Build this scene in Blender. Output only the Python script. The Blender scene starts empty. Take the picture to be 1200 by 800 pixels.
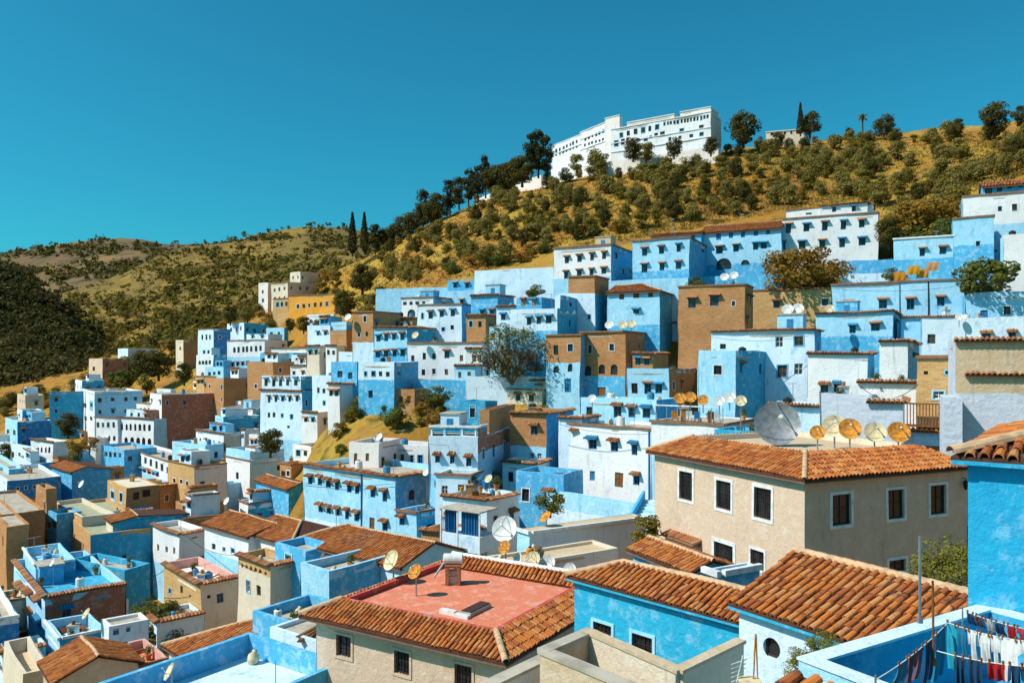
import bpy, math, random
import numpy as np
from mathutils import Vector, Matrix
from mathutils.noise import noise as pnoise
random.seed(7); RNG = np.random.default_rng(7)
SC = bpy.context.scene; COL = SC.collection
R = math.radians
# ------------------------------------------------------------------ camera
F, CX, HY = 930.0, 600.0, 420.0        # focal length in photo pixels, centre column, horizon row
cam = bpy.data.cameras.new('camera'); camo = bpy.data.objects.new('camera', cam); COL.objects.link(camo)
camo.rotation_euler = (R(90), 0, 0)
cam.sensor_width = 36; cam.lens = 36 * F / 1200; cam.shift_y = (HY - 400) / 1200
cam.clip_start = .5; cam.clip_end = 9000
SC.camera = camo
# ------------------------------------------------------------------ sky and sun
SUN_H = Vector((-.955, -.297)).normalized(); SUN_EL = R(47)
SV = Vector((SUN_H.x * math.cos(SUN_EL), SUN_H.y * math.cos(SUN_EL), math.sin(SUN_EL)))
w = bpy.data.worlds.new('World'); SC.world = w; w.use_nodes = True
nt = w.node_tree; bg = nt.nodes['Background']
sky = nt.nodes.new('ShaderNodeTexSky'); sky.sky_type = 'NISHITA'; sky.sun_disc = False
sky.sun_elevation = SUN_EL; sky.sun_rotation = math.atan2(SV.x, SV.y); sky.altitude = 600; sky.dust_density = 1.9; sky.ozone_density = 1.0
tint = nt.nodes.new('ShaderNodeMix'); tint.data_type = 'RGBA'; tint.blend_type = 'MULTIPLY'; tint.inputs[0].default_value = 1
tint.inputs[7].default_value = (.15, 1.15, 1.25, 1)
nt.links.new(sky.outputs[0], tint.inputs[6]); nt.links.new(tint.outputs[2], bg.inputs[0]); bg.inputs[1].default_value = .092
sl = bpy.data.lights.new('sun', 'SUN'); sl.energy = 5.0; sl.angle = R(.53); sl.color = (1.0, .93, .83)
so = bpy.data.objects.new('sun', sl); COL.objects.link(so); so.rotation_euler = (-SV).to_track_quat('-Z', 'Y').to_euler(); so.location = SV * 60
vs = SC.view_settings; vs.view_transform = 'Standard'; vs.look = 'None'; vs.gamma = 1; vs.exposure = .06; vs.use_curve_mapping = False
SC.cycles.max_bounces = 5; SC.cycles.diffuse_bounces = 2; SC.cycles.transparent_max_bounces = 6

def P(px, py, D): return Vector(((px - CX) / F * D, D, (HY - py) / F * D))
# ------------------------------------------------------------------ materials
MATS = {}
def newmat(key):
    m = bpy.data.materials.new(key); m.use_nodes = True
    t = m.node_tree; b = t.nodes['Principled BSDF']; b.inputs['Roughness'].default_value = .85
    b.inputs['Specular IOR Level'].default_value = .25
    return m, t, b
def N(t, typ, **kw):
    n = t.nodes.new(typ)
    for k, v in kw.items(): setattr(n, k, v)
    return n
def mixc(t, a, b, fac, blend='MIX'):
    n = N(t, 'ShaderNodeMix', data_type='RGBA', blend_type=blend)
    for i, v in ((6, a), (7, b), (0, fac)):
        if hasattr(v, 'is_linked') or hasattr(v, 'links'): t.links.new(v, n.inputs[i])
        else: n.inputs[i].default_value = (*v, 1) if isinstance(v, tuple) and len(v) == 3 else v
    return n.outputs[2]
def noise(t, scale, detail=4, rough=.6, vec=None, stretch=None):
    if vec is None: vec = N(t, 'ShaderNodeNewGeometry').outputs['Position']
    if stretch:
        mp = N(t, 'ShaderNodeMapping'); t.links.new(vec, mp.inputs[0]); mp.inputs['Scale'].default_value = stretch; vec = mp.outputs[0]
    n = N(t, 'ShaderNodeTexNoise'); t.links.new(vec, n.inputs['Vector'])
    n.inputs['Scale'].default_value = scale; n.inputs['Detail'].default_value = detail; n.inputs['Roughness'].default_value = rough
    return n.outputs[0]
def ramp(t, v, a, b, lo=0., hi=1.):
    n = N(t, 'ShaderNodeMapRange'); n.interpolation_type = 'SMOOTHSTEP'; t.links.new(v, n.inputs[0])
    for i, x in enumerate((a, b, lo, hi)): n.inputs[i + 1].default_value = x
    return n.outputs[0]
def math2(t, op, a, b):
    n = N(t, 'ShaderNodeMath', operation=op)
    for i, v in enumerate((a, b)):
        if isinstance(v, (int, float)): n.inputs[i].default_value = v
        else: t.links.new(v, n.inputs[i])
    return n.outputs[0]
def bump(t, b, h, s, d=.05):
    n = N(t, 'ShaderNodeBump'); n.inputs['Strength'].default_value = s; n.inputs['Distance'].default_value = d
    t.links.new(h, n.inputs['Height']); t.links.new(n.outputs[0], b.inputs['Normal'])
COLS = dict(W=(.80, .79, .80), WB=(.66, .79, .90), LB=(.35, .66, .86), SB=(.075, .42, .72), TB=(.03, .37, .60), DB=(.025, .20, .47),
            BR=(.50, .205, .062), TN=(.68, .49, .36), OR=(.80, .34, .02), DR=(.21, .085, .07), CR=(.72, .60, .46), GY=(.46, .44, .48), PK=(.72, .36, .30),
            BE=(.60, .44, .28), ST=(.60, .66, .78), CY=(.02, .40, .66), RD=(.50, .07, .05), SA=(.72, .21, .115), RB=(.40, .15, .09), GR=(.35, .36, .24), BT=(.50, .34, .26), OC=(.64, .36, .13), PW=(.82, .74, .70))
def lerp(a, b, f): return tuple(x + (y - x) * f for x, y in zip(a, b))
def plaster(a, low=None, z0=None):
    """hand-washed lime plaster; `low` is the wash brushed on below height z0"""
    key = f'plaster_{a}' + (f'_{low}_{z0:.1f}' if low else '')
    if key in MATS: return MATS[key]
    m, t, b = newmat(key); A = COLS[a]
    def wash(nm):
        c = COLS[nm]
        if nm in ('BR', 'OC', 'ST'):
            pos = N(t, 'ShaderNodeNewGeometry').outputs['Position']; sp = N(t, 'ShaderNodeSeparateXYZ'); t.links.new(pos, sp.inputs[0])
            cb = N(t, 'ShaderNodeCombineXYZ'); t.links.new(math2(t, 'ADD', sp.outputs[0], math2(t, 'MULTIPLY', sp.outputs[1], .35)), cb.inputs[0]); t.links.new(sp.outputs[2], cb.inputs[1])
            br = N(t, 'ShaderNodeTexBrick'); t.links.new(cb.outputs[0], br.inputs['Vector']); br.inputs['Scale'].default_value = 1.6 if nm != 'ST' else 1.1
            br.inputs['Color1'].default_value = (*lerp(c, (.6, .38, .2) if nm != 'ST' else (.7, .74, .8), .25), 1); br.inputs['Color2'].default_value = (*lerp(c, (.16, .07, .03) if nm != 'ST' else (.3, .34, .45), .35), 1)
            br.inputs['Mortar'].default_value = (*lerp(c, (.6, .45, .3), .3), 1); br.inputs['Mortar Size'].default_value = .025
            x = mixc(t, br.outputs[0], lerp(c, (.7, .5, .32) if nm != 'ST' else (.75, .75, .8), .4), ramp(t, noise(t, .5, 5), .45, .7, 0, .35))
            return x
        bl = nm in ('WB', 'LB', 'SB', 'CY', 'TB', 'DB')
        light = lerp(c, (.72, .85, .93), {'LB': .42, 'SB': .42, 'CY': .26}.get(nm, .25)) if bl else lerp(c, (.85, .8, .75), .25)
        dark = lerp(c, (.02, .28, .56), .55) if bl else lerp(c, (.22, .16, .12), .30)
        if nm == 'W': dark = (.60, .60, .66)
        x = mixc(t, c, light, ramp(t, noise(t, 1.7, 9, .74), .50, .60, 0, .8))
        x = mixc(t, x, dark, ramp(t, noise(t, 1.3, 8, .75, stretch=(1, 1, .55)), .50, .70, 0, .8))
        return x
    x = wash(a)
    if low:
        z = N(t, 'ShaderNodeSeparateXYZ'); t.links.new(N(t, 'ShaderNodeNewGeometry').outputs['Position'], z.inputs[0])
        zz = math2(t, 'ADD', z.outputs[2], math2(t, 'MULTIPLY', noise(t, .9, 4), .5))
        x = mixc(t, x, wash(low), ramp(t, zz, z0 + .32, z0 + .18))
    st = noise(t, 2.2, 5, .6, stretch=(1.3, 1.3, .12))
    x = mixc(t, x, (.30, .24, .20), ramp(t, st, .58, .76, 0, .45))
    sp = noise(t, 5, 3, .5); x = mixc(t, x, (.33, .25, .19), ramp(t, sp, .70, .78, 0, .55))
    t.links.new(x, b.inputs['Base Color']); bump(t, b, noise(t, 4, 7, .72), .75, .08)
    MATS[key] = m; return m
def simple(key, c, rough=.7, metal=0, var=.25, scale=3):
    if key in MATS: return MATS[key]
    m, t, b = newmat(key)
    x = mixc(t, c, tuple(v * (1 - var) for v in c), ramp(t, noise(t, scale, 5), .4, .68))
    t.links.new(x, b.inputs['Base Color']); b.inputs['Roughness'].default_value = rough; b.inputs['Metallic'].default_value = metal
    MATS[key] = m; return m
def tilemat(key='tile', c1=(.54, .165, .035), c2=(.36, .10, .03), c3=(.58, .25, .085)):
    if key in MATS: return MATS[key]
    m, t, b = newmat(key)
    isl = N(t, 'ShaderNodeNewGeometry').outputs['Random Per Island']; orr = N(t, 'ShaderNodeObjectInfo').outputs['Random']
    r = math2(t, 'FRACT', math2(t, 'ADD', isl, orr), 0)
    x = mixc(t, c1, c2, ramp(t, r, .3, .75)); r2 = math2(t, 'FRACT', math2(t, 'MULTIPLY', r, 7.31), 0)
    x = mixc(t, x, c3, ramp(t, r2, .6, .95, 0, .8))
    x = mixc(t, x, (.09, .05, .03), ramp(t, noise(t, 2.6, 8, .75), .52, .68, 0, .85))
    x = mixc(t, x, (.50, .42, .28), ramp(t, noise(t, 9, 4, .6), .64, .76, 0, .35))
    t.links.new(x, b.inputs['Base Color']); bump(t, b, noise(t, 14, 4), .3, .02)
    MATS[key] = m; return m
def leafmat(key, a, bcol, tr=.35):
    if key in MATS: return MATS[key]
    m, t, b = newmat(key)
    isl = N(t, 'ShaderNodeNewGeometry').outputs['Random Per Island']; orr = N(t, 'ShaderNodeObjectInfo').outputs['Random']
    x = mixc(t, a, bcol, isl); x = mixc(t, x, lerp(a, (.20, .14, .02), .55), math2(t, 'MULTIPLY', orr, .65))
    t.links.new(x, b.inputs['Base Color']); b.inputs['Roughness'].default_value = .75; b.inputs['Specular IOR Level'].default_value = .15
    tl = N(t, 'ShaderNodeBsdfTranslucent'); t.links.new(x, tl.inputs[0]); ms = N(t, 'ShaderNodeMixShader'); ms.inputs[0].default_value = tr
    t.links.new(b.outputs[0], ms.inputs[1]); t.links.new(tl.outputs[0], ms.inputs[2]); t.links.new(ms.outputs[0], t.nodes['Material Output'].inputs[0])
    MATS[key] = m; return m
def glass(): 
    if 'pane' in MATS: return MATS['pane']
    m, t, b = newmat('pane'); t.links.new(mixc(t, (.012, .014, .018), (.05, .05, .055), ramp(t, noise(t, .7, 2), .4, .7)), b.inputs['Base Color'])
    b.inputs['Roughness'].default_value = .18; b.inputs['Specular IOR Level'].default_value = .5
    MATS['pane'] = m; return m
M = {}
M['frame_w'] = simple('frame_white', (.78, .78, .78)); M['frame_b'] = simple('frame_blue', (.03, .22, .45)); M['wood'] = simple('wood', (.24, .10, .035), .6, 0, .5, 6)
M['frame_d'] = simple('frame_dark', (.06, .035, .03)); M['iron'] = simple('iron', (.03, .028, .03), .5, .3); M['hood_b'] = simple('hood_blue', (.05, .26, .46))
M['rust'] = simple('rust', (.70, .27, .03), .7, 0, .55, 6); M['dishw'] = simple('dish_white', (.74, .72, .70), .5, 0, .2, 4); M['dishg'] = simple('dish_grey', (.33, .33, .35), .45, .35, .35, 3)
M['dishc'] = simple('dish_cream', (.72, .58, .36), .6, 0, .35, 5); M['galv'] = simple('galvanised', (.42, .43, .45), .4, .7, .3); M['slab'] = simple('concrete', (.50, .43, .35), .9, 0, .35, 1.5)
M['mortar'] = simple('mortar', (.10, .04, .025), .95, 0, .4, 4); M['ridge'] = simple('ridge_mortar', (.62, .40, .24), .9, 0, .35, 4); M['ledge'] = simple('ledge_brown', (.33, .15, .08), .9, 0, .4, 3)
M['bark'] = simple('bark', (.10, .07, .05), .95, 0, .4, 5); M['tile'] = tilemat(); M['tile_dull'] = tilemat('tile_dull', (.42, .16, .06), (.24, .09, .045), (.50, .30, .15))
M['pipe'] = simple('pipe_blue', (.02, .16, .42)); M['plast_w'] = simple('plastic_white', (.78, .77, .74), .4); M['steel'] = simple('steel', (.62, .62, .63), .25, .9, .2)
M['eave'] = simple('eave_soffit', (.24, .14, .10), .95, 0, .3)
# ------------------------------------------------------------------ mesh helpers
class MB:
    def __init__(s): s.v = []; s.f = []; s.m = []
    def add(s, vs, fs, mi=0):
        o = len(s.v); s.v += [tuple(x) for x in vs]; s.f += [tuple(i + o for i in q) for q in fs]; s.m += [mi] * len(fs)
    def poly(s, *vs, mi=0): s.add(vs, [tuple(range(len(vs)))], mi)
    def hexa(s, c, mi=0): s.add(c, [(0, 3, 2, 1), (4, 5, 6, 7), (0, 1, 5, 4), (1, 2, 6, 5), (2, 3, 7, 6), (3, 0, 4, 7)], mi)
    def box(s, x0, x1, y0, y1, z0, z1, mi=0, mp=None):
        c = [(x0, y0, z0), (x1, y0, z0), (x1, y1, z0), (x0, y1, z0), (x0, y0, z1), (x1, y0, z1), (x1, y1, z1), (x0, y1, z1)]
        if mp: c = [mp(*p) for p in c]
        s.hexa(c, mi)
    def tube(s, pts, rads, n=6, mi=0, cap=True):
        rings = []
        for i, p in enumerate(pts):
            p = Vector(p); a = Vector(pts[max(i - 1, 0)]); b = Vector(pts[min(i + 1, len(pts) - 1)])
            d = (b - a).normalized(); u = d.orthogonal().normalized(); v = d.cross(u); r = rads[i] if hasattr(rads, '__len__') else rads
            rings.append([p + (u * math.cos(6.2832 * k / n) + v * math.sin(6.2832 * k / n)) * r for k in range(n)])
        vs = [q for g in rings for q in g]; fs = []
        for i in range(len(pts) - 1):
            for k in range(n): fs.append((i * n + k, i * n + (k + 1) % n, (i + 1) * n + (k + 1) % n, (i + 1) * n + k))
        if cap: fs += [tuple(range(n))[::-1], tuple((len(pts) - 1) * n + k for k in range(n))]
        s.add(vs, fs, mi)
    def mesh(s, name, mats):
        me = bpy.data.meshes.new(name); me.from_pydata(s.v, [], s.f)
        for m in (mats if isinstance(mats, (list, tuple)) else [mats]): me.materials.append(m)
        if any(s.m): me.polygons.foreach_set('material_index', s.m)
        me.update(); return me
    def seg(s, x0, x1, y0, y1, z0, z1, mi=0):
        n = max(1, int(max(x1 - x0, y1 - y0) / 1.6)); ax = 0 if x1 - x0 > y1 - y0 else 1
        for i in range(n):
            a, b = i / n, (i + 1) / n
            if ax == 0: s.box(x0 + (x1 - x0) * a, x0 + (x1 - x0) * b, y0, y1, z0, z1, mi)
            else: s.box(x0, x1, y0 + (y1 - y0) * a, y0 + (y1 - y0) * b, z0, z1, mi)
    def build(s, name, mats, parent=None, loc=(0, 0, 0), rz=0, smooth=False):
        if not s.f: return None
        me = s.mesh(name, mats)
        if smooth: me.polygons.foreach_set('use_smooth', [True] * len(me.polygons))
        return link(name, me, parent, loc, rz)
def link(name, me, parent=None, loc=(0, 0, 0), rz=0):
    o = bpy.data.objects.new(name, me); COL.objects.link(o); o.location = loc; o.rotation_euler = (0, 0, rz)
    if parent: o.parent = parent
    return o
def tag(o, label=None, cat=None, group=None, kind=None):
    for k, v in (('label', label), ('category', cat), ('group', group), ('kind', kind)):
        if v: o[k] = v
    return o
def empty(name, loc, label, cat, group=None):
    o = bpy.data.objects.new(name, None); COL.objects.link(o); o.location = loc; o.empty_display_size = .5
    return tag(o, label, cat, group)
# ------------------------------------------------------------------ roof tiles
def tile_geo(r0, r1, L, n=5, lip=.018):
    """one barrel tile: half cone along +y, open below, with a visible thickness at its lower end"""
    vs, fs = [], []
    for (y, r) in ((0, r0), (L, r1)):
        for k in range(n + 1):
            a = math.pi * k / n; vs.append((r * math.cos(a), y, r * math.sin(a) * 1.0))
    for k in range(n + 1):
        a = math.pi * k / n; vs.append(((r0 - lip) * math.cos(a), 0, (r0 - lip) * math.sin(a) * 1.0))
    for k in range(n):
        fs.append((k, k + 1, n + 2 + k, n + 1 + k)); fs.append((2 * n + 2 + k, 2 * n + 3 + k, k + 1, k))
    return vs, fs
TILE_ME = {}
def tiles(parent, O, U, V, L, v1, pitch=.24, row=.34, indiv=False, loc=(0, 0, 0), rz=0, v0=None, mat='tile', seed=0, n=5, name='roof_tiles'):
    """barrel tiles over the slope O + u*U + v*V, 0<u<L, v0(u)<v<v1(u); each a child object when indiv"""
    U = Vector(U).normalized(); V = Vector(V).normalized(); Nn = U.cross(V); O = Vector(O)
    if Nn.z < 0: Nn = -Nn
    rnd = random.Random(seed); r0 = pitch * .42; r1 = pitch * .33; ncol = max(1, int(L / pitch)); pitch = L / ncol; mb = MB()
    base, bf = tile_geo(r0, r1, row * 1.16, n)
    for i in range(ncol):
        u = (i + .5) * pitch; a = v0(u) if v0 else 0; b = v1(u); v = a; j = 0
        while v < b - row * .35:
            ll = min(row * 1.16, b - v + .05); sg = pnoise((u * .7 + seed, v * .5, seed * .37)); p = O + U * (u + rnd.uniform(-.016, .016) + .02 * sg) + V * (v + rnd.uniform(-.025, .025)) + Nn * (.02 + rnd.uniform(0, .018) + .022 * sg)
            tl = rnd.gauss(0, .03) if rnd.random() > .03 else rnd.uniform(-.22, .22); U2 = (U + V * tl).normalized(); V2 = (V - U * tl - Nn * .05).normalized(); N2 = U2.cross(V2)
            if N2.z < 0: N2 = -N2
            if indiv:
                key = (round(pitch, 2), round(row, 2))
                if key not in TILE_ME: tb = MB(); tb.add(base, bf); TILE_ME[key] = tb.mesh('tile', M[mat])
                o = bpy.data.objects.new('tile', TILE_ME[key]); COL.objects.link(o); o.parent = parent
                mt = Matrix((U2, V2 * (ll / (row * 1.16)), N2)).transposed().to_4x4(); mt.translation = p; o.matrix_local = mt
            else:
                s = ll / (row * 1.16); mb.add([p + U2 * x + V2 * (y * s) + N2 * z for x, y, z in base], bf)
            v += row; j += 1
    if not indiv and mb.f:
        o = mb.build(name, M[mat], parent, loc, rz); o['kind'] = 'stuff'; return o
def ridge_caps(parent, A, B, loc, rz, r=.13, step=.36, mat='ridge', name='ridge_cap'):
    A, B = Vector(A), Vector(B); d = (B - A); n = max(1, int(d.length / step)); V = d.normalized(); U = V.cross(Vector((0, 0, 1))).normalized(); Nn = U.cross(V); mb = MB()
    g, f = tile_geo(r, r * .86, d.length / n * 1.12, 6)
    for i in range(n):
        p = A + V * (i * d.length / n); mb.add([p + U * x + V * y + Nn * z for x, y, z in g], f)
    return mb.build(name, M[mat], parent, loc, rz)
# ------------------------------------------------------------------ houses
WR = random.Random(31); VOLS = []; GROUND = []                      # (x, y, z) where a house meets the hill
FR = lambda u, v, d: (u, -d, v)  # front face: u along x, d outwards
RT = lambda u, v, d: (d, u, v)   # right-hand face
def hood(vol, mp, a, b, z, kind, near):
    mb = MB(); e = .16 * (b - a) + .08; out = .42 + .1 * (b - a); h = .22
    c = [mp(a - e, z + h, -.02), mp(b + e, z + h, -.02), mp(b + e, z + .02, out), mp(a - e, z + .02, out)]
    mb.hexa(c + [(x, y, q + .07) for x, y, q in c], 0)
    if near:
        A = Vector(c[3]) + Vector((0, 0, .08)); U = Vector(c[2]) - Vector(c[3]); V = Vector(c[0]) - Vector(c[3]); L = U.length; Un = U.normalized(); Vn = V.normalized(); Nn = Un.cross(Vn); Nn = Nn if Nn.z > 0 else -Nn
        k = max(3, int(L / .2)); g, f = tile_geo(L / k * .46, L / k * .4, V.length, 4)
        for i in range(k):
            p = A + Un * ((i + .5) * L / k); mb.add([p + Un * x + Vn * y + Nn * zz for x, y, zz in g], f, 0)
    for u in (a - e * .5, b + e * .5):
        mb.poly(mp(u, z + h, .001), mp(u, z - .12, .001), mp(u, z + .06, out * .8), mi=1); mb.poly(mp(u + .05, z + h, .001), mp(u + .05, z - .12, .001), mp(u + .05, z + .06, out * .8), mi=1)
    mb.build('window_hood', [M['hood_b'] if kind == 'b' and WR.random() < .4 else M['tile_dull'], M['frame_b'] if kind == 'b' else M['ledge']], vol.root, vol.loc, vol.rz)
def window(vol, mp, a, b, c, d, st):
    """pane and joinery in the opening a..b x c..d of one face"""
    near = vol.D < 95; rv = .14; w, h = b - a, d - c; t = min(.07, w * .1)
    fm = dict(a='frame_b', b='frame_b', p='frame_d', f='frame_d', g='frame_d', d='wood', e='frame_b', r='frame_d', w='wood', o='frame_d', k='frame_w').get(st, 'frame_d')
    if st == 'p' and vol.D > 45: fm = WR.choice(('frame_d', 'frame_d', 'wood', 'frame_b', 'frame_w'))
    mb = MB()
    if st in 'dew':
        mb.box(a, b, -rv - .05, -rv + .0, c, d, 0, lambda x, y, z: mp(x, z, y))
        n = 2 if w > .6 else 1
        for i in range(n):
            x0 = a + w * i / n + t; x1 = a + w * (i + 1) / n - t
            for (z0, z1) in ((c + h * .06, c + h * .46), (c + h * .54, c + h * .94)): mb.box(x0, x1, -rv, -rv + .03, z0, z1, 0, lambda x, y, z: mp(x, z, y))
        o = mb.build('door' if st in 'de' else 'shutter', M[fm], vol.root, vol.loc, vol.rz); return
    B = lambda x0, x1, z0, z1, d0=-rv - .03, d1=-rv + .035, mi=0: mb.box(x0, x1, d0, d1, z0, z1, mi, lambda x, y, z: mp(x, z, y))
    B(a, a + t, c, d); B(b - t, b, c, d); B(a + t, b - t, c, c + t); B(a + t, b - t, d - t, d)
    if near and st not in 'o': B((a + b) / 2 - t * .35, (a + b) / 2 + t * .35, c + t, d - t); B(a + t, b - t, c + h * .55 - t * .3, c + h * .55 + t * .3, -rv - .02, -rv + .025)
    sur = vol.sur
    if st == 'p' and vol.D > 45 and WR.random() < .3: st = 'f'; sur = WR.choice(('W', 'SB', 'LB'))
    if st in 'fg':                       # plaster surround, proud of the wall
        s = max(.07, w * .13); q = .035
        B(a - s, a, c - s, d + s, .002, q, 1); B(b, b + s, c - s, d + s, .002, q, 1); B(a, b, c - s, c, .002, q, 1); B(a, b, d, d + s, .002, q, 1)
    o = mb.build('window', [M[fm], M['frame_w'] if sur is None else plaster(sur)], vol.root, vol.loc, vol.rz)
    pm = MB(); pm.poly(mp(a, c, -rv), mp(b, c, -rv), mp(b, d, -rv), mp(a, d, -rv))
    p = pm.build('pane', glass(), o)
    if st in 'gk':
        gm = MB(); k = max(3, int(w / .14)); kk = max(4, int(h / .2))
        for i in range(k + 1): x = a + w * i / k; gm.box(x - .009, x + .009, -.03, -.012, c, d, 0, lambda x_, y, z: mp(x_, z, y))
        for i in range(1, kk): z = c + h * i / kk; gm.box(a, b, -.045, -.031, z - .009, z + .009, 0, lambda x_, y, z_: mp(x_, z_, y))
        gm.build('grille', M['iron'] if st == 'g' else M['frame_w'], o)
    if st in 'ab': hood(vol, mp, a, b, d, st, vol.D < 85)
class Vol: pass
def wallface(vol, mp, u0, u1, z0, z1, holes, mat, name='wall'):
    us = sorted({u0, u1, *[x for h in holes for x in h[:2]]}); zs = sorted({z0, z1, *[x for h in holes for x in h[2:4]]})
    def fill(q):
        o = [q[0]]
        for x in q[1:]:
            n = max(1, int((x - o[-1]) / 1.7)); b0 = o[-1]; o += [b0 + (x - b0) * k / n for k in range(1, n + 1)]
        return o
    us, zs = fill(us), fill(zs)
    mb = MB()
    for i in range(len(us) - 1):
        for j in range(len(zs) - 1):
            um, zm = (us[i] + us[i + 1]) / 2, (zs[j] + zs[j + 1]) / 2
            if any(h[0] < um < h[1] and h[2] < zm < h[3] for h in holes): continue
            mb.poly(mp(us[i], zs[j], 0), mp(us[i + 1], zs[j], 0), mp(us[i + 1], zs[j + 1], 0), mp(us[i], zs[j + 1], 0))
    for (a, b, c, d, st) in holes:
        q = -.19
        mb.poly(mp(a, c, 0), mp(a, d, 0), mp(a, d, q), mp(a, c, q)); mb.poly(mp(b, c, 0), mp(b, d, 0), mp(b, d, q), mp(b, c, q))
        mb.poly(mp(a, c, 0), mp(b, c, 0), mp(b, c, q), mp(a, c, q)); mb.poly(mp(a, d, 0), mp(b, d, 0), mp(b, d, q), mp(a, d, q))
        if st in 'ro':
            r = (b - a) / 2; m_ = (a + b) / 2; rz = min(r, (d - c) * .7)
            for s in (-1, 1):
                arc = [(m_ + s * r * math.cos(k * math.pi / 12), d - rz + rz * math.sin(k * math.pi / 12)) for k in range(7)]
                mb.poly(*[mp(x, z, -.004) for x, z in arc], mp(m_ + s * r, d, -.004))
                if st == 'o':
                    arc = [(m_ + s * r * math.cos(k * math.pi / 12), c + rz - rz * math.sin(k * math.pi / 12)) for k in range(7)]
                    mb.poly(*[mp(x, z, -.004) for x, z in arc], mp(m_ + s * r, c, -.004))
    return mb.build(name, mat, vol.root, vol.loc, vol.rz)
def ledge(vol, mp, L0, L1, z, kind):
    """trim along the top of one face"""
    mb = MB()
    if kind in 'lw':
        mb.box(L0, L1, -.03, .16, z - .10, z + .10, 0, lambda x, y, zz: mp(x, zz, y)); mb.build('coping', M['ledge' if kind == 'l' else 'frame_w'], vol.root, vol.loc, vol.rz); return
    far = vol.D > 100; n = max(2, int((L1 - L0) / (.36 if far else .25))); p = (L1 - L0) / n; g, f = tile_geo(p * .47, p * .42, .5, 3 if far else 4)
    mb.hexa([mp(L0, z - .1, -.1), mp(L1, z - .1, -.1), mp(L1, z - .14, .26), mp(L0, z - .14, .26), mp(L0, z + .08, -.1), mp(L1, z + .08, -.1), mp(L1, z - .06, .26), mp(L0, z - .06, .26)], 1)
    for i in range(n):
        A = Vector(mp(L0 + (i + .5) * p, z - .06, .34)); V = (Vector(mp(L0 + (i + .5) * p, z + .10, -.14)) - A).normalized(); U = (Vector(mp(L0 + 1, z, 0)) - Vector(mp(L0, z, 0))); Nn = U.cross(V); Nn = Nn if Nn.z > 0 else -Nn
        mb.add([A + U * x + V * y + Nn * zz for x, y, zz in g], f, 0)
    o = mb.build('tile_ledge', [M['tile_dull'], M['ledge']], vol.root, vol.loc, vol.rz)
def slope(vol, E0, E1, inn, run, rise, hip0=0, hip1=0, ov=.3, indiv=False, pitch=.24, row=.34, do_tiles=True, mat='tile', name='roof_slope'):
    """tiled slope: eave E0->E1 (local xyz at the wall head), rising `rise` over `run` towards inn"""
    E0, E1 = Vector(E0), Vector(E1); inn = Vector((*inn, 0)).normalized(); U = (E1 - E0).normalized(); k = rise / run
    o0 = ov if hip0 else min(ov, .18); o1 = ov if hip1 else min(ov, .18)
    A = E0 - U * o0 - inn * ov - Vector((0, 0, ov * k)); B = E1 + U * o1 - inn * ov - Vector((0, 0, ov * k)); L = (B - A).length
    T = run + ov; hyp = math.hypot(1, k); V = (inn + Vector((0, 0, k))).normalized()
    tr = min(T, L / 2) if (hip0 and hip1) else (min(T, L) if (hip0 or hip1) else T)
    up = inn * tr + Vector((0, 0, tr * k)); c = [A, B, B + up - (U * tr if hip1 else Vector()), A + up + (U * tr if hip0 else Vector())]
    dn = Vector((0, 0, -.1 if not indiv else -.06)); mb = MB(); mb.hexa([x + dn for x in c] + c)
    ro = mb.build(name, M['mortar'], vol.root, vol.loc, vol.rz)
    sb = MB(); sb.hexa([A + Vector((0, 0, -.16 if not indiv else -.13)), B + Vector((0, 0, -.16 if not indiv else -.13)), B + inn * (ov + .02) + Vector((0, 0, -.16 if not indiv else -.13)), A + inn * (ov + .02) + Vector((0, 0, -.16 if not indiv else -.13)), A + dn * 1.02, B + dn * 1.02, B + inn * (ov + .02) + dn * 1.02, A + inn * (ov + .02) + dn * 1.02])
    sb.build('soffit', M['eave'] if not indiv else plaster('CY'), ro)
    S = tr * hyp; v1 = lambda u: min(S, (u * hyp if hip0 else 1e9), ((L - u) * hyp if hip1 else 1e9))
    if do_tiles: tiles(ro, A, U, V, L, v1, pitch, row, indiv, seed=int(abs(A.x * 31 + A.y * 17)) % 999, mat=mat, n=5 if vol.D < 45 else 3)
    return ro, c
def parse(vol, s):
    out = {'F': [], 'R': []}
    for it in filter(None, (x.strip() for x in s.split(';'))):
        q = it.split(); face = q[0]; p0 = tuple(float(x) for x in q[1].split(',')); k = 2
        if ',' in q[2]: p1 = tuple(float(x) for x in q[2].split(',')); n = int(q[3]); k = 4
        else: p1 = p0; n = 1
        w, h = (float(x) for x in q[k].split('x')); st = q[k + 1]
        for i in range(n):
            f = i / max(n - 1, 1); px = p0[0] + (p1[0] - p0[0]) * f; py = p0[1] + (p1[1] - p0[1]) * f
            g = vol.front if face == 'F' else vol.right
            w_, h_ = w, h
            if n > 1 and vol.D > 50: px += WR.uniform(-.4, .4); w = w_ * WR.uniform(.85, 1.15); h = h_ * WR.uniform(.88, 1.12)
            u0, z0 = g(px - w / 2, py + h / 2); u1, z1 = g(px + w / 2, py - h / 2); um, zm = g(px, py)
            hh = abs(z1 - z0); lo, hi = ((-vol.Lw, 0) if face == 'F' else (0, vol.Rw))
            a, b = min(u0, u1), max(u0, u1); c = zm - h / 2 * (abs(g(px, py)[1] - g(px, py + 1)[1])); d = zm + h / 2 * (abs(g(px, py)[1] - g(px, py + 1)[1]))
            a = max(a, lo + .12); b = min(b, hi - .12); d = min(d, vol.zt - vol.z - .1)
            if b - a > .15 and d - c > .15 and not any(a < H[1] and H[0] < b and c < H[3] and H[2] < d for H in out[face]): out[face].append((a, b, c, d, st))
            w, h = w_, h_
    return out
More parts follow.
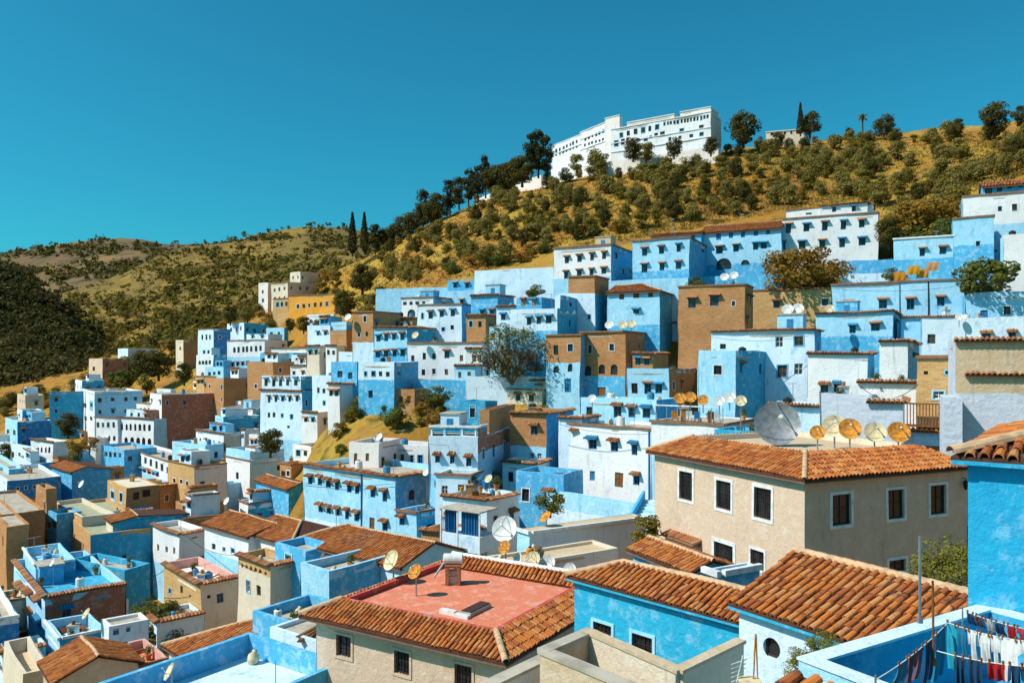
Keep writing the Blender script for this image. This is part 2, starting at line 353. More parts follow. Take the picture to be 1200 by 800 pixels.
def house(label, xl, xc, xr, yt, yb, D, th=27, cl='WB', cr='SB', cope='n', win='', roof=None, low=None, lowr=None, par=.55, root=None, floor='slab',
          name='house', cat='house', group='houses of the hillside town', Rw=None, Lw=None, deep=None, inner=None, C=None, ground=True, **kw):
    before = {c.name for c in root.children} if root else set()
    v = Vol(); t = R(th); v.sur = kw.get('sur'); cap = kw.get('cap'); v.label = label; v.D = D; v.rz = -t
    v.C = Vector(((xc - CX) / F * D, D)) if C is None else Vector(C[:2])
    if C is None: v.zt = (HY - yt) / F * D; zb = (HY - yb) / F * D
    else: v.zt, zb = C[2], C[3]; v.D = D = C[1]
    ax = Vector((math.cos(t), -math.sin(t))); ay = Vector((math.sin(t), math.cos(t)))
    if root is None:
        root = empty(name, (v.C.x, v.C.y, zb), label, cat, group); v.own = True
    v.root = root; v.z = root.location.z; v.loc = (v.C.x - root.location.x, v.C.y - root.location.y, 0)
    def front(px, py):
        d = Vector(((px - CX) / F, 1)); s = v.C.dot(ay) / d.dot(ay); return ((d * s - v.C).dot(ax), (HY - py) / F * s - v.z)
    def right(px, py):
        d = Vector(((px - CX) / F, 1)); s = v.C.dot(ax) / d.dot(ax); return ((d * s - v.C).dot(ay), (HY - py) / F * s - v.z)
    v.front, v.right = front, right
    v.Lw = Lw if Lw else max(.6, -front(xl, 0)[0])
    if Rw is None:
        Rw = 6.
        if xr and xr > xc + 1:
            q = right(xr, 0)[0]; Rw = min(q, 15) if q > 1. else 6.
    v.Rw = Rw; v.Lw = min(v.Lw, 40)
    if low is None and C is None and cat == 'house' and root.get('category') == 'house' and D < 150 and cl in ('WB', 'W', 'LB') and 55 < D < 190 and WR.random() < .55 and yb - yt > 30: low = ({'WB': WR.choice(('LB', 'SB')), 'W': 'LB', 'LB': 'SB'}[cl], yt + (yb - yt) * WR.uniform(.5, .72))
    zt = v.zt - v.z; zl = zb - v.z - (deep if deep else (3 if D < 60 else 6.5)); h = parse(v, win)
    if D > 48 and roof is None:
        for fc, Lx, mp_ in (('F', v.Lw, FR), ('R', v.Rw, RT)):
            if len(h[fc]) == 0 and Lx > 3 and zt > 3.2 and not kw.get('up') and root.get('category') == 'house':
                k = min(4, int(Lx / 2.2)); z1 = zt - WR.uniform(1.2, 1.6)
                for i in range(k):
                    if WR.random() < .3: continue
                    u = (i + WR.uniform(.35, .65)) * Lx / k - (Lx if fc == 'F' else 0); w_ = WR.uniform(.28, .42); hh = WR.uniform(.8, 1.15); st = WR.choice('ppbaf')
                    h[fc].append((u - w_, u + w_, z1 - hh, z1, st))
                    if zt > 6 and WR.random() < .6: h[fc].append((u - w_ * .9, u + w_ * .9, z1 - hh - 2.8, z1 - 2.8, WR.choice('ppb')))
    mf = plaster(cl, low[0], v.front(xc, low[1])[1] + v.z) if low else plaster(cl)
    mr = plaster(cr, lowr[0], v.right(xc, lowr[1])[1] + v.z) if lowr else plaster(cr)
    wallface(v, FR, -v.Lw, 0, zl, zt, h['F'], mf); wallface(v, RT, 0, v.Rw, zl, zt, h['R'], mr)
    mb = MB(); L, W = v.Lw, v.Rw
    mb.poly((-L, 0, zl), (-L, W, zl), (-L, W, zt), (-L, 0, zt)); mb.poly((-L, W, zl), (0, W, zl), (0, W, zt), (-L, W, zt)); mb.build('wall', plaster(cr if D > 40 else cl), root, v.loc, v.rz)
    for fc, mp in (('F', FR), ('R', RT)):
        for (a, b, c, d, st) in h[fc]: window(v, mp, a, b, c, d, st)
    tk = min(.24, L * .2, W * .2)
    if roof is None or roof[0] in ('skirt',):
        zf = zt - par; ic = inner or cl
        fl = MB(); ri = .02 if roof is None else roof[1] + .05; fl.box(-L + ri, -ri, ri, W - ri, zf - .15, zf); fl.build('roof_terrace', plaster(floor) if floor in COLS else M[floor], root, v.loc, v.rz)
    if roof is None:
        if par > .05:
            pb = MB()
            for (x0, x1, y0, y1) in ((-L, 0, 0, tk), (-L, 0, W - tk, W), (-L, -L + tk, tk, W - tk), (-tk, 0, tk, W - tk)):
                pb.seg(x0 + .004, x1 - .004, y0 + .004, y1 - .004, zf, zt + .012)
            pb.build('parapet', plaster(ic), root, v.loc, v.rz)
        if cap:
            for (x0, x1, y0, y1) in ((-L, 0, 0, tk), (-L, 0, W - tk, W), (-L, -L + tk, tk, W - tk), (-tk, 0, tk, W - tk)):
                pb = MB(); pb.box(x0 - .02, x1 + .02, y0 - .02 * (y0 < tk), y1 + .02 * (y1 > W - tk), zt + .014, zt + .05 + .002 * (y0 == tk)); pb.build('coping', plaster(cap), root, v.loc, v.rz)
        if cope != 'n':
            if cope in 'tlw':
                ledge(v, FR, -L - .1, .1 if cope != 't' else .12, zt, cope)
                if D < 130: ledge(v, RT, .17, W, zt, cope)
    elif roof[0] == 'gable':
        _, run, rise = roof[:3]; o = dict(roof[3]) if len(roof) > 3 else {}; hip0 = o.pop('hipl', 0); hip1 = o.pop('hipr', 0); back = o.pop('back', 1)
        if hip0 or hip1: rise *= min(W / 2 / run, 1.35); run = W / 2
        ro, c = slope(v, (-L, 0, zt), (0, 0, zt), (0, 1), run, rise, hip0, hip1, **o)
        o2 = dict(o); o2['indiv'] = False; W2 = max(W - run, .5)
        if back: slope(v, (0, W, zt), (-L, W, zt), (0, -1), W2, rise, hip1, hip0, **dict(o2, do_tiles=D < 60))
        else: mb = MB(); mb.poly((-L, run, zt - .5), (0, run, zt - .5), (0, run, zt + rise - .05), (-L, run, zt + rise - .05)); mb.build('wall', mf, root, v.loc, v.rz)
        for x, hp in ((0, hip1), (-L, hip0)):
            gb = MB()
            if not hp: gb.poly((x, 0, zt - .01), (x, W if back else run, zt - .01), (x, run, zt + rise - .04)); gb.build('gable', mr, root, v.loc, v.rz)
        if hip0: slope(v, (-L, W if back else 2 * run, zt), (-L, 0, zt), (1, 0), run, rise, 1, 1, **dict(o2, do_tiles=D < 60))
        if hip1: slope(v, (0, 0, zt), (0, W if back else 2 * run, zt), (-1, 0), run, rise, 1, 1, **dict(o2, do_tiles=D < 60))
        if D < 130:
            ridge_caps(root, c[3], c[2], v.loc, v.rz)
            if hip0: ridge_caps(root, c[0] + Vector((0, 0, .06)), c[3], v.loc, v.rz)
            if hip1: ridge_caps(root, c[1] + Vector((0, 0, .06)), c[2], v.loc, v.rz)
    elif roof[0] == 'skirt':
        _, run, rise = roof[:3]; o = dict(roof[3]) if len(roof) > 3 else {}
        _, c = slope(v, (-L, 0, zt), (0, 0, zt), (0, 1), run, rise, 1, 1, **o); _, c2 = slope(v, (0, 0, zt), (0, W, zt), (-1, 0), run, rise, 1, 1, **o)
        slope(v, (0, W, zt), (-L, W, zt), (0, -1), run, rise, 1, 1, **dict(o, do_tiles=False)); slope(v, (-L, W, zt), (-L, 0, zt), (1, 0), run, rise, 1, 1, **o)
        ridge_caps(root, c[1] + Vector((0, 0, .05)), c[2] + Vector((0, 0, .05)), v.loc, v.rz); ridge_caps(root, c[0] + Vector((0, 0, .05)), c[3] + Vector((0, 0, .05)), v.loc, v.rz)
        pb = MB(); r = run; zz = zt + rise - .02
        for (x0, x1, y0, y1) in ((-L + r, -r, r, r + .22), (-L + r, -r, W - r - .22, W - r), (-L + r, -L + r + .22, r + .22, W - r - .22), (-r - .22, -r, r + .22, W - r - .22)): pb.box(x0, x1, y0, y1, zf, zz + .06)
        pb.build('parapet', plaster(inner or cl), root, v.loc, v.rz)
    if ground and not kw.get('up'):
        mid = v.C - ax * (v.Lw / 2) + ay * (v.Rw / 2)
        for q in (v.C, v.C - ax * v.Lw): GROUND.append((q.x, q.y, zb))
        GROUND.append((mid.x, mid.y, zb))
    v.ax, v.ay, v.zb = ax, ay, zb; v.zf = (v.zt - par if roof is None or roof[0] == 'skirt' else v.zt); VOLS.append(v); wobble(v, before)
    return v
def wobble(v, before):
    """hand-built unevenness: the whole house is bent by one smooth small displacement"""
    amp = .15 if v.D > 45 else .04; k = .27; sd = v.C.x * 1.7 + v.C.y * .9
    def go(o):
        if o.name in before or o.name.startswith('tile') and not o.name.startswith('tile_ledge'): return
        if o.type == 'MESH' and o.get('wob') is None:
            for q in o.data.vertices:
                c = q.co; q.co = c + amp * Vector((pnoise((c.x * k + sd, c.y * k, c.z * k)), pnoise((c.x * k, c.y * k + sd, c.z * k + 5)), .9 * pnoise((c.x * k + 9, c.y * k + sd, c.z * k * .4))))
        for ch in o.children: go(ch)
    for ch in v.root.children: go(ch)
def at(v, x, y, z):     # local point of a house to world
    p = v.C + v.ax * x + v.ay * y; return Vector((p.x, p.y, z + v.z))
# ------------------------------------------------------------------ the town, far rows first (pixel columns/rows of the photograph + distance in metres)
H = house
# --- hotel on the crest
hv = H('long white hotel with rows of dark windows on the crest of the hill', 716, 833, 845, 131, 178, 189, 34, 'W', 'PW', 'w', par=.5, name='hotel', cat='hotel', group=None,
  win='F 779,145 829,137 14 2.6x5 p;F 728,158 770,149 6 4x6 p;F 722,168 722,168 1 5x7 p;F 730,166 735,165 2 4x7 p;F 776,157 822,149 3 5x5 p;F 785,163 822,157 4 4x4 p;F 757,163 769,158 3 4x4 p')
H('', 797, 833, 842, 125, 131, 189.4, 34, 'PW', 'PW', 'w', root=hv.root, up=1, deep=.1)
for zz, q in ((147, .25), (158, .2)): ledge(hv, FR, -hv.Lw, .1, hv.front(833, zz + 2)[1], 'w')
hl = H('', 680, 716, 722, 141, 190, 209, 58, 'W', 'PW', 'w', root=hv.root, par=.5, win='F 686,163 711,152 7 2.4x4 p;F 686,170 711,162 7 2.2x3 p;F 690,187 711,178 4 2.4x3 p')
q_ = hl.C - hl.ax * hl.Lw; px_ = CX + F * q_.x / q_.y
h2 = H('', 646, px_ + 1, None, 157.5, 192, q_.y - .4, 58, 'W', 'PW', 'w', root=hv.root, par=.5, Rw=8, win='F 652,177 676,166 7 2.2x4 p;F 652,182 676,172 7 2x2.4 p')
ledge(h2, FR, -h2.Lw, .1, h2.front(678, 170)[1], 'w')
for zz in (150, 163): ledge(hl, FR, -hl.Lw, .1, hl.front(716, zz)[1], 'w')
H('', 735, 790, None, 134, 140, 199, 34, 'PW', 'PW', 'w', root=hv.root, up=1, deep=.1, Rw=5)
H('', 709, 726, 729, 135, 192, 206, 40, 'PW', 'PW', 'w', root=hv.root, up=1, win='F 719,154 719,154 1 4x6 p;F 719,168 719,168 1 4x7 p')
H('white terrace wall with a stepped foot below the hotel', 634, 692, 694, 190, 206, 204, 58, 'W', 'PW', 'n', name='terrace_wall', cat='wall', group=None, Rw=2.)
H('white garden wall under the long wing of the hotel', 690, 842, 850, 171, 183, 185, 32, 'PW', 'PW', 'n', name='garden_wall', cat='wall', group=None, Rw=2.)
H('low white building with a flat roof beside the cypress on the crest', 898, 942, 950, 151, 162, 205, 20, 'CR', 'CR', 'w', par=.2, win='F 905,157 935,155 5 3x4 p', group=None)
H('narrow white wall running downhill from the hotel among pines', 555, 634, 636, 205, 211, 222, 60, 'PW', 'PW', 'n', name='hill_wall', cat='wall', group=None, Rw=.6, par=.1)
# --- right-hand upper row
H('white house with a blue glazed top floor under red tiles, high on the right', 1128, 1230, None, 222, 285, 100, 27, 'W', 'LB', 'l', win='F 1189,243 1189,243 1 6x8 p;F 1172,245 1172,245 1 5x6 p', Rw=7)
H('', 1152, 1230, None, 212, 226, 101, 27, 'SB', 'SB', root=None or bpy.data.objects['house.001'], up=1, deep=.1, roof=('gable', 2.5, .9, dict(ov=.5, pitch=.36, row=.5)), win='F 1158,224 1196,215 4 7x8 p', Rw=6)
a6 = H('pale blue garden wall rising in a step towards a square blue tower', 1047, 1118, 1122, 276, 318, 99, 27, 'LB', 'SB', 'w', Rw=3)
H('', 1117, 1165, 1184, 253, 318, 97, 27, 'LB', 'SB', 'l', root=a6.root, win='F 1146,286 1146,286 1 5x6 p')
H('white retaining wall in sun beside the square blue tower', 1176, 1230, None, 272, 305, 92, 27, 'W', 'LB', Rw=5, name='retaining_wall', cat='wall', group=None)
a4 = H('large white three-storey house with ten hooded windows below the olive slope', 917, 1029, 1034, 249, 312, 112, 25, 'W', 'LB', 'l',
  win='F 924,268 1010,262 5 7x10 b;F 917,289 1010,283 5 7x10 b', Rw=8)
H('', 921, 1024, None, 239, 249, 113.5, 25, 'W', 'LB', 'l', root=a4.root, up=1, deep=.1, win='F 947,249 1008,245 4 8x5 p', Rw=5)
H('bright blue wall at the foot of the large white three-storey house', 985, 1052, None, 303, 320, 107, 25, 'SB', 'SB', Rw=2, name='yard_wall', cat='wall', group=None)
a3 = H('light blue house with an orange tiled roof and a dark arched doorway', 822, 916, None, 266, 330, 116, 27, 'LB', 'SB', win='F 842,277 900,271 5 5x8 e;F 843,293 863,291 2 7x8 b;F 886,289 895,288 2 6x8 b;F 848,309 848,309 1 17x13 r;F 873,308 873,308 1 10x6 r',
  roof=('gable', 3.5, 1.5, dict(ov=.4, pitch=.36, row=.5)), Rw=8)
H('blue house with a narrow red tiled roof behind the square blue house', 764, 822, 828, 273, 300, 120, 27, 'SB', 'SB', roof=('gable', 2.5, .7, dict(ov=.3, pitch=.36, row=.5)), win='F 775,281 812,278 3 5x5 p')
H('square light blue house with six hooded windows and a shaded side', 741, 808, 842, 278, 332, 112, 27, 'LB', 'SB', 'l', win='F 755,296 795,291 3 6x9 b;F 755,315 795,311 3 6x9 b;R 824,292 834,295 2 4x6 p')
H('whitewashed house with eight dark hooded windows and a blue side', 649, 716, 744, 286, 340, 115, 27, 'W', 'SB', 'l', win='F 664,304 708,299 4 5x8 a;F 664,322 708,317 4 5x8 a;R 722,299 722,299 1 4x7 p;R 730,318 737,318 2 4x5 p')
H('blue yard wall below the arched doorway of the orange roofed house', 818, 918, None, 320, 350, 109, 27, 'SB', 'SB', Rw=2, name='yard_wall', cat='wall', group=None)
H('long pale wall painted with a blue tree at the edge of the dry slope', 556, 652, None, 313, 345, 122, 22, 'WB', 'SB', 'n', Rw=1, name='boundary_wall', cat='wall', group=None, par=.1)
H('pale blue terrace wall below the two hooded houses', 712, 806, 812, 325, 350, 108, 27, 'LB', 'SB', Rw=3, name='terrace_wall', cat='wall', group=None)
H('white parapet wall of the roof with orange blankets', 985, 1132, None, 316, 335, 100, 22, 'WB', 'SB', Rw=3, name='parapet_wall', cat='wall', group=None)
H('long blue house with four hooded windows under orange blankets', 975, 1130, None, 327, 380, 93, 27, 'LB', 'SB', 'l', win='F 994,358 1034,356 2 9x11 a;F 1067,356 1102,354 2 10x12 a', par=.3, Rw=6)
H('pale blue house with a blue recessed front beside the leafy bush', 1132, 1230, None, 340, 400, 84, 27, 'LB', 'SB', 'n', win='F 1180,364 1180,364 1 8x10 f;F 1153,370 1153,370 1 9x12 e', Rw=6)
H('pale wall below the blue house with the recessed front', 1080, 1200, None, 371, 420, 78, 27, 'WB', 'SB', 'n', Rw=5)
H('blue house under a red tile edge with two small square windows', 956, 1046, 1068, 364, 420, 87, 30, 'LB', 'TB', 't', win='F 999,385 1026,383 2 9x10 b;R 1052,375 1052,375 1 4x6 p')
H('small blue house with one round-arched window and a tile edge', 1056, 1124, None, 370, 400, 85, 27, 'LB', 'SB', 't', win='F 1105,387 1105,387 1 17x10 r', Rw=5)
H('large windowed brown adobe house casting a dark shadow', 795, 873, 908, 333, 420, 100, 27, 'BR', 'BR', 'l', win='F 811,355 837,352 2 9x12 a;F 860,355 860,355 1 4x6 f', par=.3, Rw=5)
H('blank brown adobe wall behind the autumn tree', 868, 977, None, 337, 380, 105, 24, 'OC', 'BR', 'l', Rw=5, par=.2)
H('white flat house with two dark windows above one pair and a long tile edge', 834, 954, 962, 386, 470, 80, 30, 'WB', 'SB', 't', win='F 913,401 936,399 2 9x13 p;F 917,435 936,433 2 10x13 p;F 848,406 848,406 1 7x6 p')
H('blue washed annex with a shaded side built against the tile-edged white house', 818, 862, 908, 411, 475, 74, 33, 'LB', 'TB', 'n')
H('plain white house with a small tiled porch over two blue shutters', 946, 1017, 1024, 413, 480, 70, 30, 'W', 'LB', 't', win='F 965,456 980,455 2 8x11 b')
H('low white house with a broken tile edge behind the great grey dish', 900, 962, None, 475, 520, 57, 30, 'WB', 'LB', 't', Rw=4)
H('pale blue plain wall beside the leaning pipe', 962, 1022, None, 463, 520, 54, 30, 'ST', 'LB', 'n', Rw=4)
H('small sunlit white house with a deep blue side and a tile edge', 1031, 1064, 1122, 399, 450, 65, 30, 'W', 'SB', 't', win='')
H('white wall with a red tile edge and a hanging cable', 1006, 1078, None, 447, 480, 55, 30, 'W', 'LB', 't', Rw=4)
H('ochre adobe house with a dark square opening over the wooden balcony', 1074, 1124, None, 419, 520, 50, 30, 'OC', 'BE', 'l', win='F 1100,464 1100,464 1 13x9 p;F 1084,438 1084,438 1 5x4 p;F 1110,438 1110,438 1 7x4 p', Rw=5)
H('grey stone wall with a tile edge beside the wooden balcony', 1017, 1056, None, 470, 525, 47, 30, 'ST', 'LB', 't', Rw=3, name='stone_house')
sh = H('house of grey-blue stone with two rows of red tiles on the right edge', 1120, 1240, None, 397, 560, 43, 25, 'BE', 'ST', 't', low=('ST', 462), Rw=6)
ledge(sh, FR, sh.front(1130, 438)[0], 0, sh.front(1160, 438)[1], 't')
H('', 1107, 1128, None, 466, 560, 42.6, 25, 'ST', 'ST', 'n', root=sh.root, Rw=4, par=.1)
# --- middle rows
H('brown brick cube over a pale blue floor with a shaded side', 655, 697, 714, 343, 400, 107, 27, 'WB', 'TB', 'n', win='F 666,372 690,371 2 4x6 p', par=.05)
H('', 666, 697, 713, 323, 341, 107.2, 27, 'BR', 'BR', 'l', root=bpy.data.objects['house.018'] if 0 else None or [o for o in bpy.data.objects if o.get('label', '').startswith('brown brick cube')][0], up=1, deep=.3)
H('bright blue house with a hipped red tiled roof and three windows', 712, 773, 790, 340, 400, 104, 27, 'LB', 'TB', win='F 729,347 762,344 3 6x9 w;F 745,365 745,365 1 7x5 b', roof=('gable', 2.5, .9, dict(ov=.4, pitch=.36, row=.5, hipr=1)))
H('narrow pale block with a dark blue shaded wall', 650, 656, 684, 346, 400, 103, 27, 'WB', 'TB', 'n', win='R 668,357 668,357 1 4x5 p;R 664,372 676,374 2 4x6 p')
H('pale house with three blue hooded windows below the small brown cube', 598, 653, None, 361, 400, 102, 27, 'WB', 'TB', 'n', win='F 620,376 643,374 3 6x9 b')
H('small brown adobe cube with one tiny arch', 612, 631, 652, 349, 363, 104, 27, 'BR', 'BR', 'l', win='F 620,356 620,356 1 4x5 r', up=1, ground=False, deep=1.5)
bb = H('brown adobe house over a bright blue ground floor with three arches', 680, 733, 790, 388, 470, 98, 27, 'BR', 'BR', 'l', low=('SB', 441), win='F 692,409 716,407 2 5x9 f;F 689,434 689,434 1 8x12 r;F 705,433 705,433 1 7x11 r;F 719,433 719,433 1 8x12 r;F 705,459 705,459 1 10x10 d')
H('', 640, 680, None, 392, 470, 99, 27, 'BR', 'SB', 'l', root=bb.root, low=('LB', 425), win='F 652,409 668,407 2 6x10 p;F 652,432 668,431 2 6x9 r;F 666,452 666,452 1 8x16 e', Rw=8)
H('low pale blue house with three blue windows beside the brown adobe house', 735, 784, 826, 432, 480, 92, 27, 'LB', 'BR', 'n', low=('LB', 445), win='F 744,455 744,455 1 7x12 p;F 759,455 772,455 2 7x12 b')
H('white house on a pale terrace with the bare tree at its side', 478, 565, 590, 401, 460, 110, 20, 'W', 'W', 'l', win='F 484,420 484,420 1 4x7 p;F 497,417 508,417 2 4x7 p;F 524,415 524,415 1 6x9 a;F 541,419 541,419 1 4x7 w;F 496,436 508,435 2 4x7 p;F 523,436 523,436 1 4x7 w;F 534,430 534,430 1 3x8 p')
H('', 546, 565, 588, 408, 460, 109, 20, 'W', 'W', 't', root=[o for o in bpy.data.objects if o.get('label', '').startswith('white house on a pale')][0], win='F 556,420 556,420 1 5x8 w;R 571,420 571,420 1 4x6 p;R 571,436 571,436 1 4x6 p', Rw=4)
H('pale blue washed wall under the bare tree', 546, 642, None, 441, 480, 102.3, 20, 'WB', 'SB', 'n', Rw=2, name='terrace_wall', cat='wall', group=None)
H('bright blue wall with a leaning green bush below the white house', 487, 552, None, 446, 485, 106, 20, 'SB', 'SB', 'n', Rw=2, name='terrace_wall', cat='wall', group=None)
H('blue three-storey house with a dark red roof edge and two rows of blue windows', 438, 477, 514, 383, 430, 115, 27, 'LB', 'TB', 't', win='F 443,397 472,394 4 5x8 b;F 443,416 472,413 4 5x8 b')
H('pale house of bright blue lower walls with a shaded blue side', 420, 462, 490, 424, 480, 106, 24, 'WB', 'SB', 'n', low=('SB', 445), win='F 429,438 455,438 4 4x6 p;F 434,462 434,462 1 5x9 p;R 468,437 468,437 1 4x6 p')
H('brown adobe house with two small windows above the blue houses', 413, 438, 470, 365, 425, 120, 27, 'BR', 'BR', 'l', low=('WB', 401), win='F 421,392 430,391 2 3x5 p;F 428,373 428,373 1 4x8 f')
H('pale blue house with three hooded windows and a bright blue side', 489, 541, 554, 356, 405, 120, 22, 'WB', 'SB', 'l', win='F 505,369 531,367 3 5x8 b;F 495,370 495,370 1 3x7 p;F 519,386 530,384 2 4x5 p', Rw=6)
H('white house with a thin red edge at the foot of the rocky slope', 470, 508, 532, 348, 390, 128, 25, 'W', 'SB', 'l', win='F 474,355 496,353 4 4x6 p;F 482,367 482,367 1 9x9 r')
H('low blue wall with a long pale top below the dry slope', 520, 582, None, 339, 365, 130, 22, 'LB', 'SB', 'n', Rw=6)
H('blue house with red roof clutter beside the pale hooded house', 552, 583, 602, 345, 400, 116, 25, 'SB', 'TB', 't', win='F 565,368 576,367 2 5x9 b')
H('pale low house below the small brown cube', 582, 612, None, 358, 400, 108, 25, 'WB', 'SB', 't', win='F 590,371 602,370 2 5x7 b')
H('pale stone wall along the foot of the rocky slope', 440, 556, None, 336, 350, 134, 15, 'LB', 'SB', 'n', Rw=1, name='boundary_wall', cat='wall', group=None, par=.1)
H('bright turquoise house with an arched door above the cliff garden', 388, 418, 424, 424, 480, 112, 30, 'SB', 'TB', 'n', win='F 398,438 398,438 1 6x8 p;F 410,440 410,440 1 5x8 p')
# --- middle front rows
H('white house with blue hooded windows and a brown shutter above the stairs', 666, 766, 770, 503, 600, 70, 44, 'W', 'SB', 'l', win='F 694,521 744,527 3 8x13 b;F 694,558 694,558 1 6x11 e;F 726,563 726,563 1 10x17 w;F 746,563 746,563 1 7x12 b', low=('LB', 600), par=.3, Rw=6)
H('blue rooftop rooms with sloping gables above the white hooded house', 680, 770, 776, 469, 505, 77, 36, 'LB', 'SB', 'n', win='F 690,483 690,483 1 7x12 p;F 724,483 758,484 3 8x13 b', Rw=5)
m7 = H('narrow brown and blue house with a thick orange roof edge', 598, 640, 672, 484, 575, 78, 25, 'BR', 'SB', 't', low=('LB', 524), win='F 626,504 626,504 1 7x11 a;F 624,535 632,535 2 5x8 p;R 659,512 659,512 1 7x13 p;R 659,545 659,545 1 7x15 p')
H('pale strip of house with two shuttered windows between blue and white', 655, 682, None, 489, 590, 76, 30, 'WB', 'SB', 't', win='F 674,511 674,511 1 7x13 b;F 673,541 673,541 1 7x12 p', Rw=4)
m3 = H('pale house with three hooded windows and a brown shaded side', 502, 560, 604, 512, 600, 72, 15, 'WB', 'RB', 'n', lowr=('LB', 531), win='F 512,537 529,538 2 5x10 a;F 549,541 549,541 1 6x11 a;F 512,566 512,566 1 5x7 p;F 530,566 530,566 1 5x5 b', par=.1)
H('', 504, 560, 604, 500, 512, 72.3, 15, 'TB', 'RB', 'w', root=m3.root, up=1, deep=.1, win='F 513,507 550,507 3 15x8 p', Rw=3)
H('', 562, 573, 603, 480, 512, 76, 15, 'BR', 'BR', 'n', root=m3.root, up=1, deep=.1)
H('deep blue rooftop room beside the brown and blue house', 539, 568, None, 471, 500, 80, 18, 'TB', 'TB', 'n', Rw=4, win='F 553,483 553,483 1 6x14 p')
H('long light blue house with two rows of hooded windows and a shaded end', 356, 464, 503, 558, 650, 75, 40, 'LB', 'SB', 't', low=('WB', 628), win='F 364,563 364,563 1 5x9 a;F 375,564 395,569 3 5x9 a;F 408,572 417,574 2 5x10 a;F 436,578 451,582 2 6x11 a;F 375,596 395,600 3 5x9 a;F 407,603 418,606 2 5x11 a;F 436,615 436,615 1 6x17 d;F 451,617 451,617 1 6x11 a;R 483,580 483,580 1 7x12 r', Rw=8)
H('white rooftop house with a brown door behind the long blue house', 409, 444, 452, 519, 560, 85, 20, 'PW', 'W', 'n', win='F 417,537 417,537 1 4x13 d;F 431,535 431,535 1 4x9 w', Rw=5)
H('white courtyard rooms with five doors beside the rooftop house', 444, 502, None, 522, 560, 88, 20, 'W', 'W', 'n', win='F 452,537 452,537 1 5x10 p;F 461,538 461,538 1 5x11 p;F 471,538 471,538 1 5x12 d;F 483,538 493,538 2 5x10 p', Rw=4)
H('low blue wing with one hooded window beside the awning terrace', 464, 488, 507, 601, 660, 70, 36, 'LB', 'TB', 'l', win='F 471,611 471,611 1 6x10 b', Rw=4)
m5 = H('terrace house with cluttered rooftop and brick edge', 518, 571, 608, 586, 640, 63, 33, 'WB', 'W', 't', par=.4, floor='BE')
H('pale blue curved stair wall below the white hooded house', 640, 752, None, 594, 640, 62, 44, 'LB', 'SB', 'n', Rw=1.2, low=('WB', 612), name='stair_wall', cat='wall', group=None)
H('turquoise wall and pale yard behind the rooftop clutter', 604, 660, None, 556, 600, 69, 30, 'SB', 'SB', 'n', Rw=4)
m10 = H('flat-roofed house with a cracked cream roof and one rusty dish', 606, 620, 740, 623, 680, 47, 58, 'LB', 'W', 'w', par=.02, floor='BE', Rw=9)
# cafe terrace behind the tan house
cf = H('cafe terrace house with a white base and brown ledge', 763, 848, 856, 498, 560, 62, 36, 'W', 'LB', 'l', par=.1, Rw=8)
H('plain turquoise parapet wall beside the cafe terrace', 838, 905, None, 506, 540, 55, 40, 'TB', 'TB', 'n', Rw=3, name='terrace_wall', cat='wall', group=None)
# --- far left quarter
H('orange building with a row of small windows below the cypresses', 338, 392, 399, 344, 374, 228, 27, 'OR', 'TN', 'l', win='F 349,359 383,356 6 3x5 p', Rw=8)
H('tall cream building with a shaded side behind the orange building', 318, 337, 372, 330, 365, 242, 40, 'CR', 'TN', 'l', win='F 322,340 333,338 3 2x4 p;F 322,350 333,349 3 2x4 p')
H('stepped cream and brown house on the shaded ridge', 340, 352, 373, 318, 345, 252, 40, 'CR', 'TN', 'n')
H('small cream tower with a brown top left of the orange building', 303, 314, 322, 331, 365, 250, 35, 'PW', 'TN', 'n', win='F 308,342 308,342 1 2x4 p;F 308,352 308,352 1 2x4 p')
H('ochre building with yellow balconies beside the orange building', 320, 340, None, 349, 372, 236, 30, 'OC', 'TN', 'l', win='F 325,357 336,356 3 3x5 p', Rw=6)
H('pale blue building below the orange building', 360, 391, 396, 368, 385, 225, 27, 'WB', 'LB', 'n')
H('white lit house with a broad turquoise shaded side above the arcade', 266, 286, 313, 378, 402, 215, 45, 'WB', 'TB', 'n', win='F 271,386 282,385 3 2x5 p')
H('small light blue house right of the turquoise side', 312, 333, 338, 384, 402, 213, 27, 'LB', 'TB', 'n', win='F 318,391 327,391 2 3x4 p')
H('white arcaded house with six arches on a pale blue base', 266, 310, 337, 398, 445, 200, 27, 'W', 'W', 'l', low=('LB', 418), win='F 275,410 305,408 7 3x7 r;F 272,427 290,426 4 3x5 b')
H('white house with a deep blue side and a dark terrace', 232, 250, 270, 385, 420, 212, 40, 'WB', 'DB', 'l', win='F 237,395 246,395 3 2x6 p;R 258,395 258,395 1 4x3 f')
H('cream and orange house at the far edge of the town', 206, 215, 232, 398, 425, 226, 45, 'CR', 'BR', 'n', win='F 211,408 211,408 1 2x4 p')
H('white house of four arches at the far edge of the town', 230, 250, 265, 416, 440, 200, 35, 'W', 'SB', 'n', win='F 234,425 246,424 4 3x5 r')
H('blue house with a pale dome of laundry near the green tree', 240, 262, 278, 430, 455, 190, 35, 'LB', 'SB', 'n', win='F 245,438 257,437 3 3x4 p')
H('brown adobe cube with a sunlit front and broad shaded side', 237, 262, 297, 443, 490, 182, 45, 'BR', 'BR', 'n', par=.2)
H('tall brown adobe house with one pale window', 290, 320, 345, 424, 490, 172, 35, 'BR', 'BR', 'n', win='F 300,452 300,452 1 3x5 f', par=.2)
H('dark blue low roofs behind the tall brown house', 305, 344, None, 413, 430, 185, 30, 'SB', 'SB', 'n', Rw=8)
H('pale low house with small windows right of the brown house', 342, 366, None, 416, 430, 180, 30, 'WB', 'SB', 'n', win='F 348,421 360,421 3 3x3 p', Rw=8)
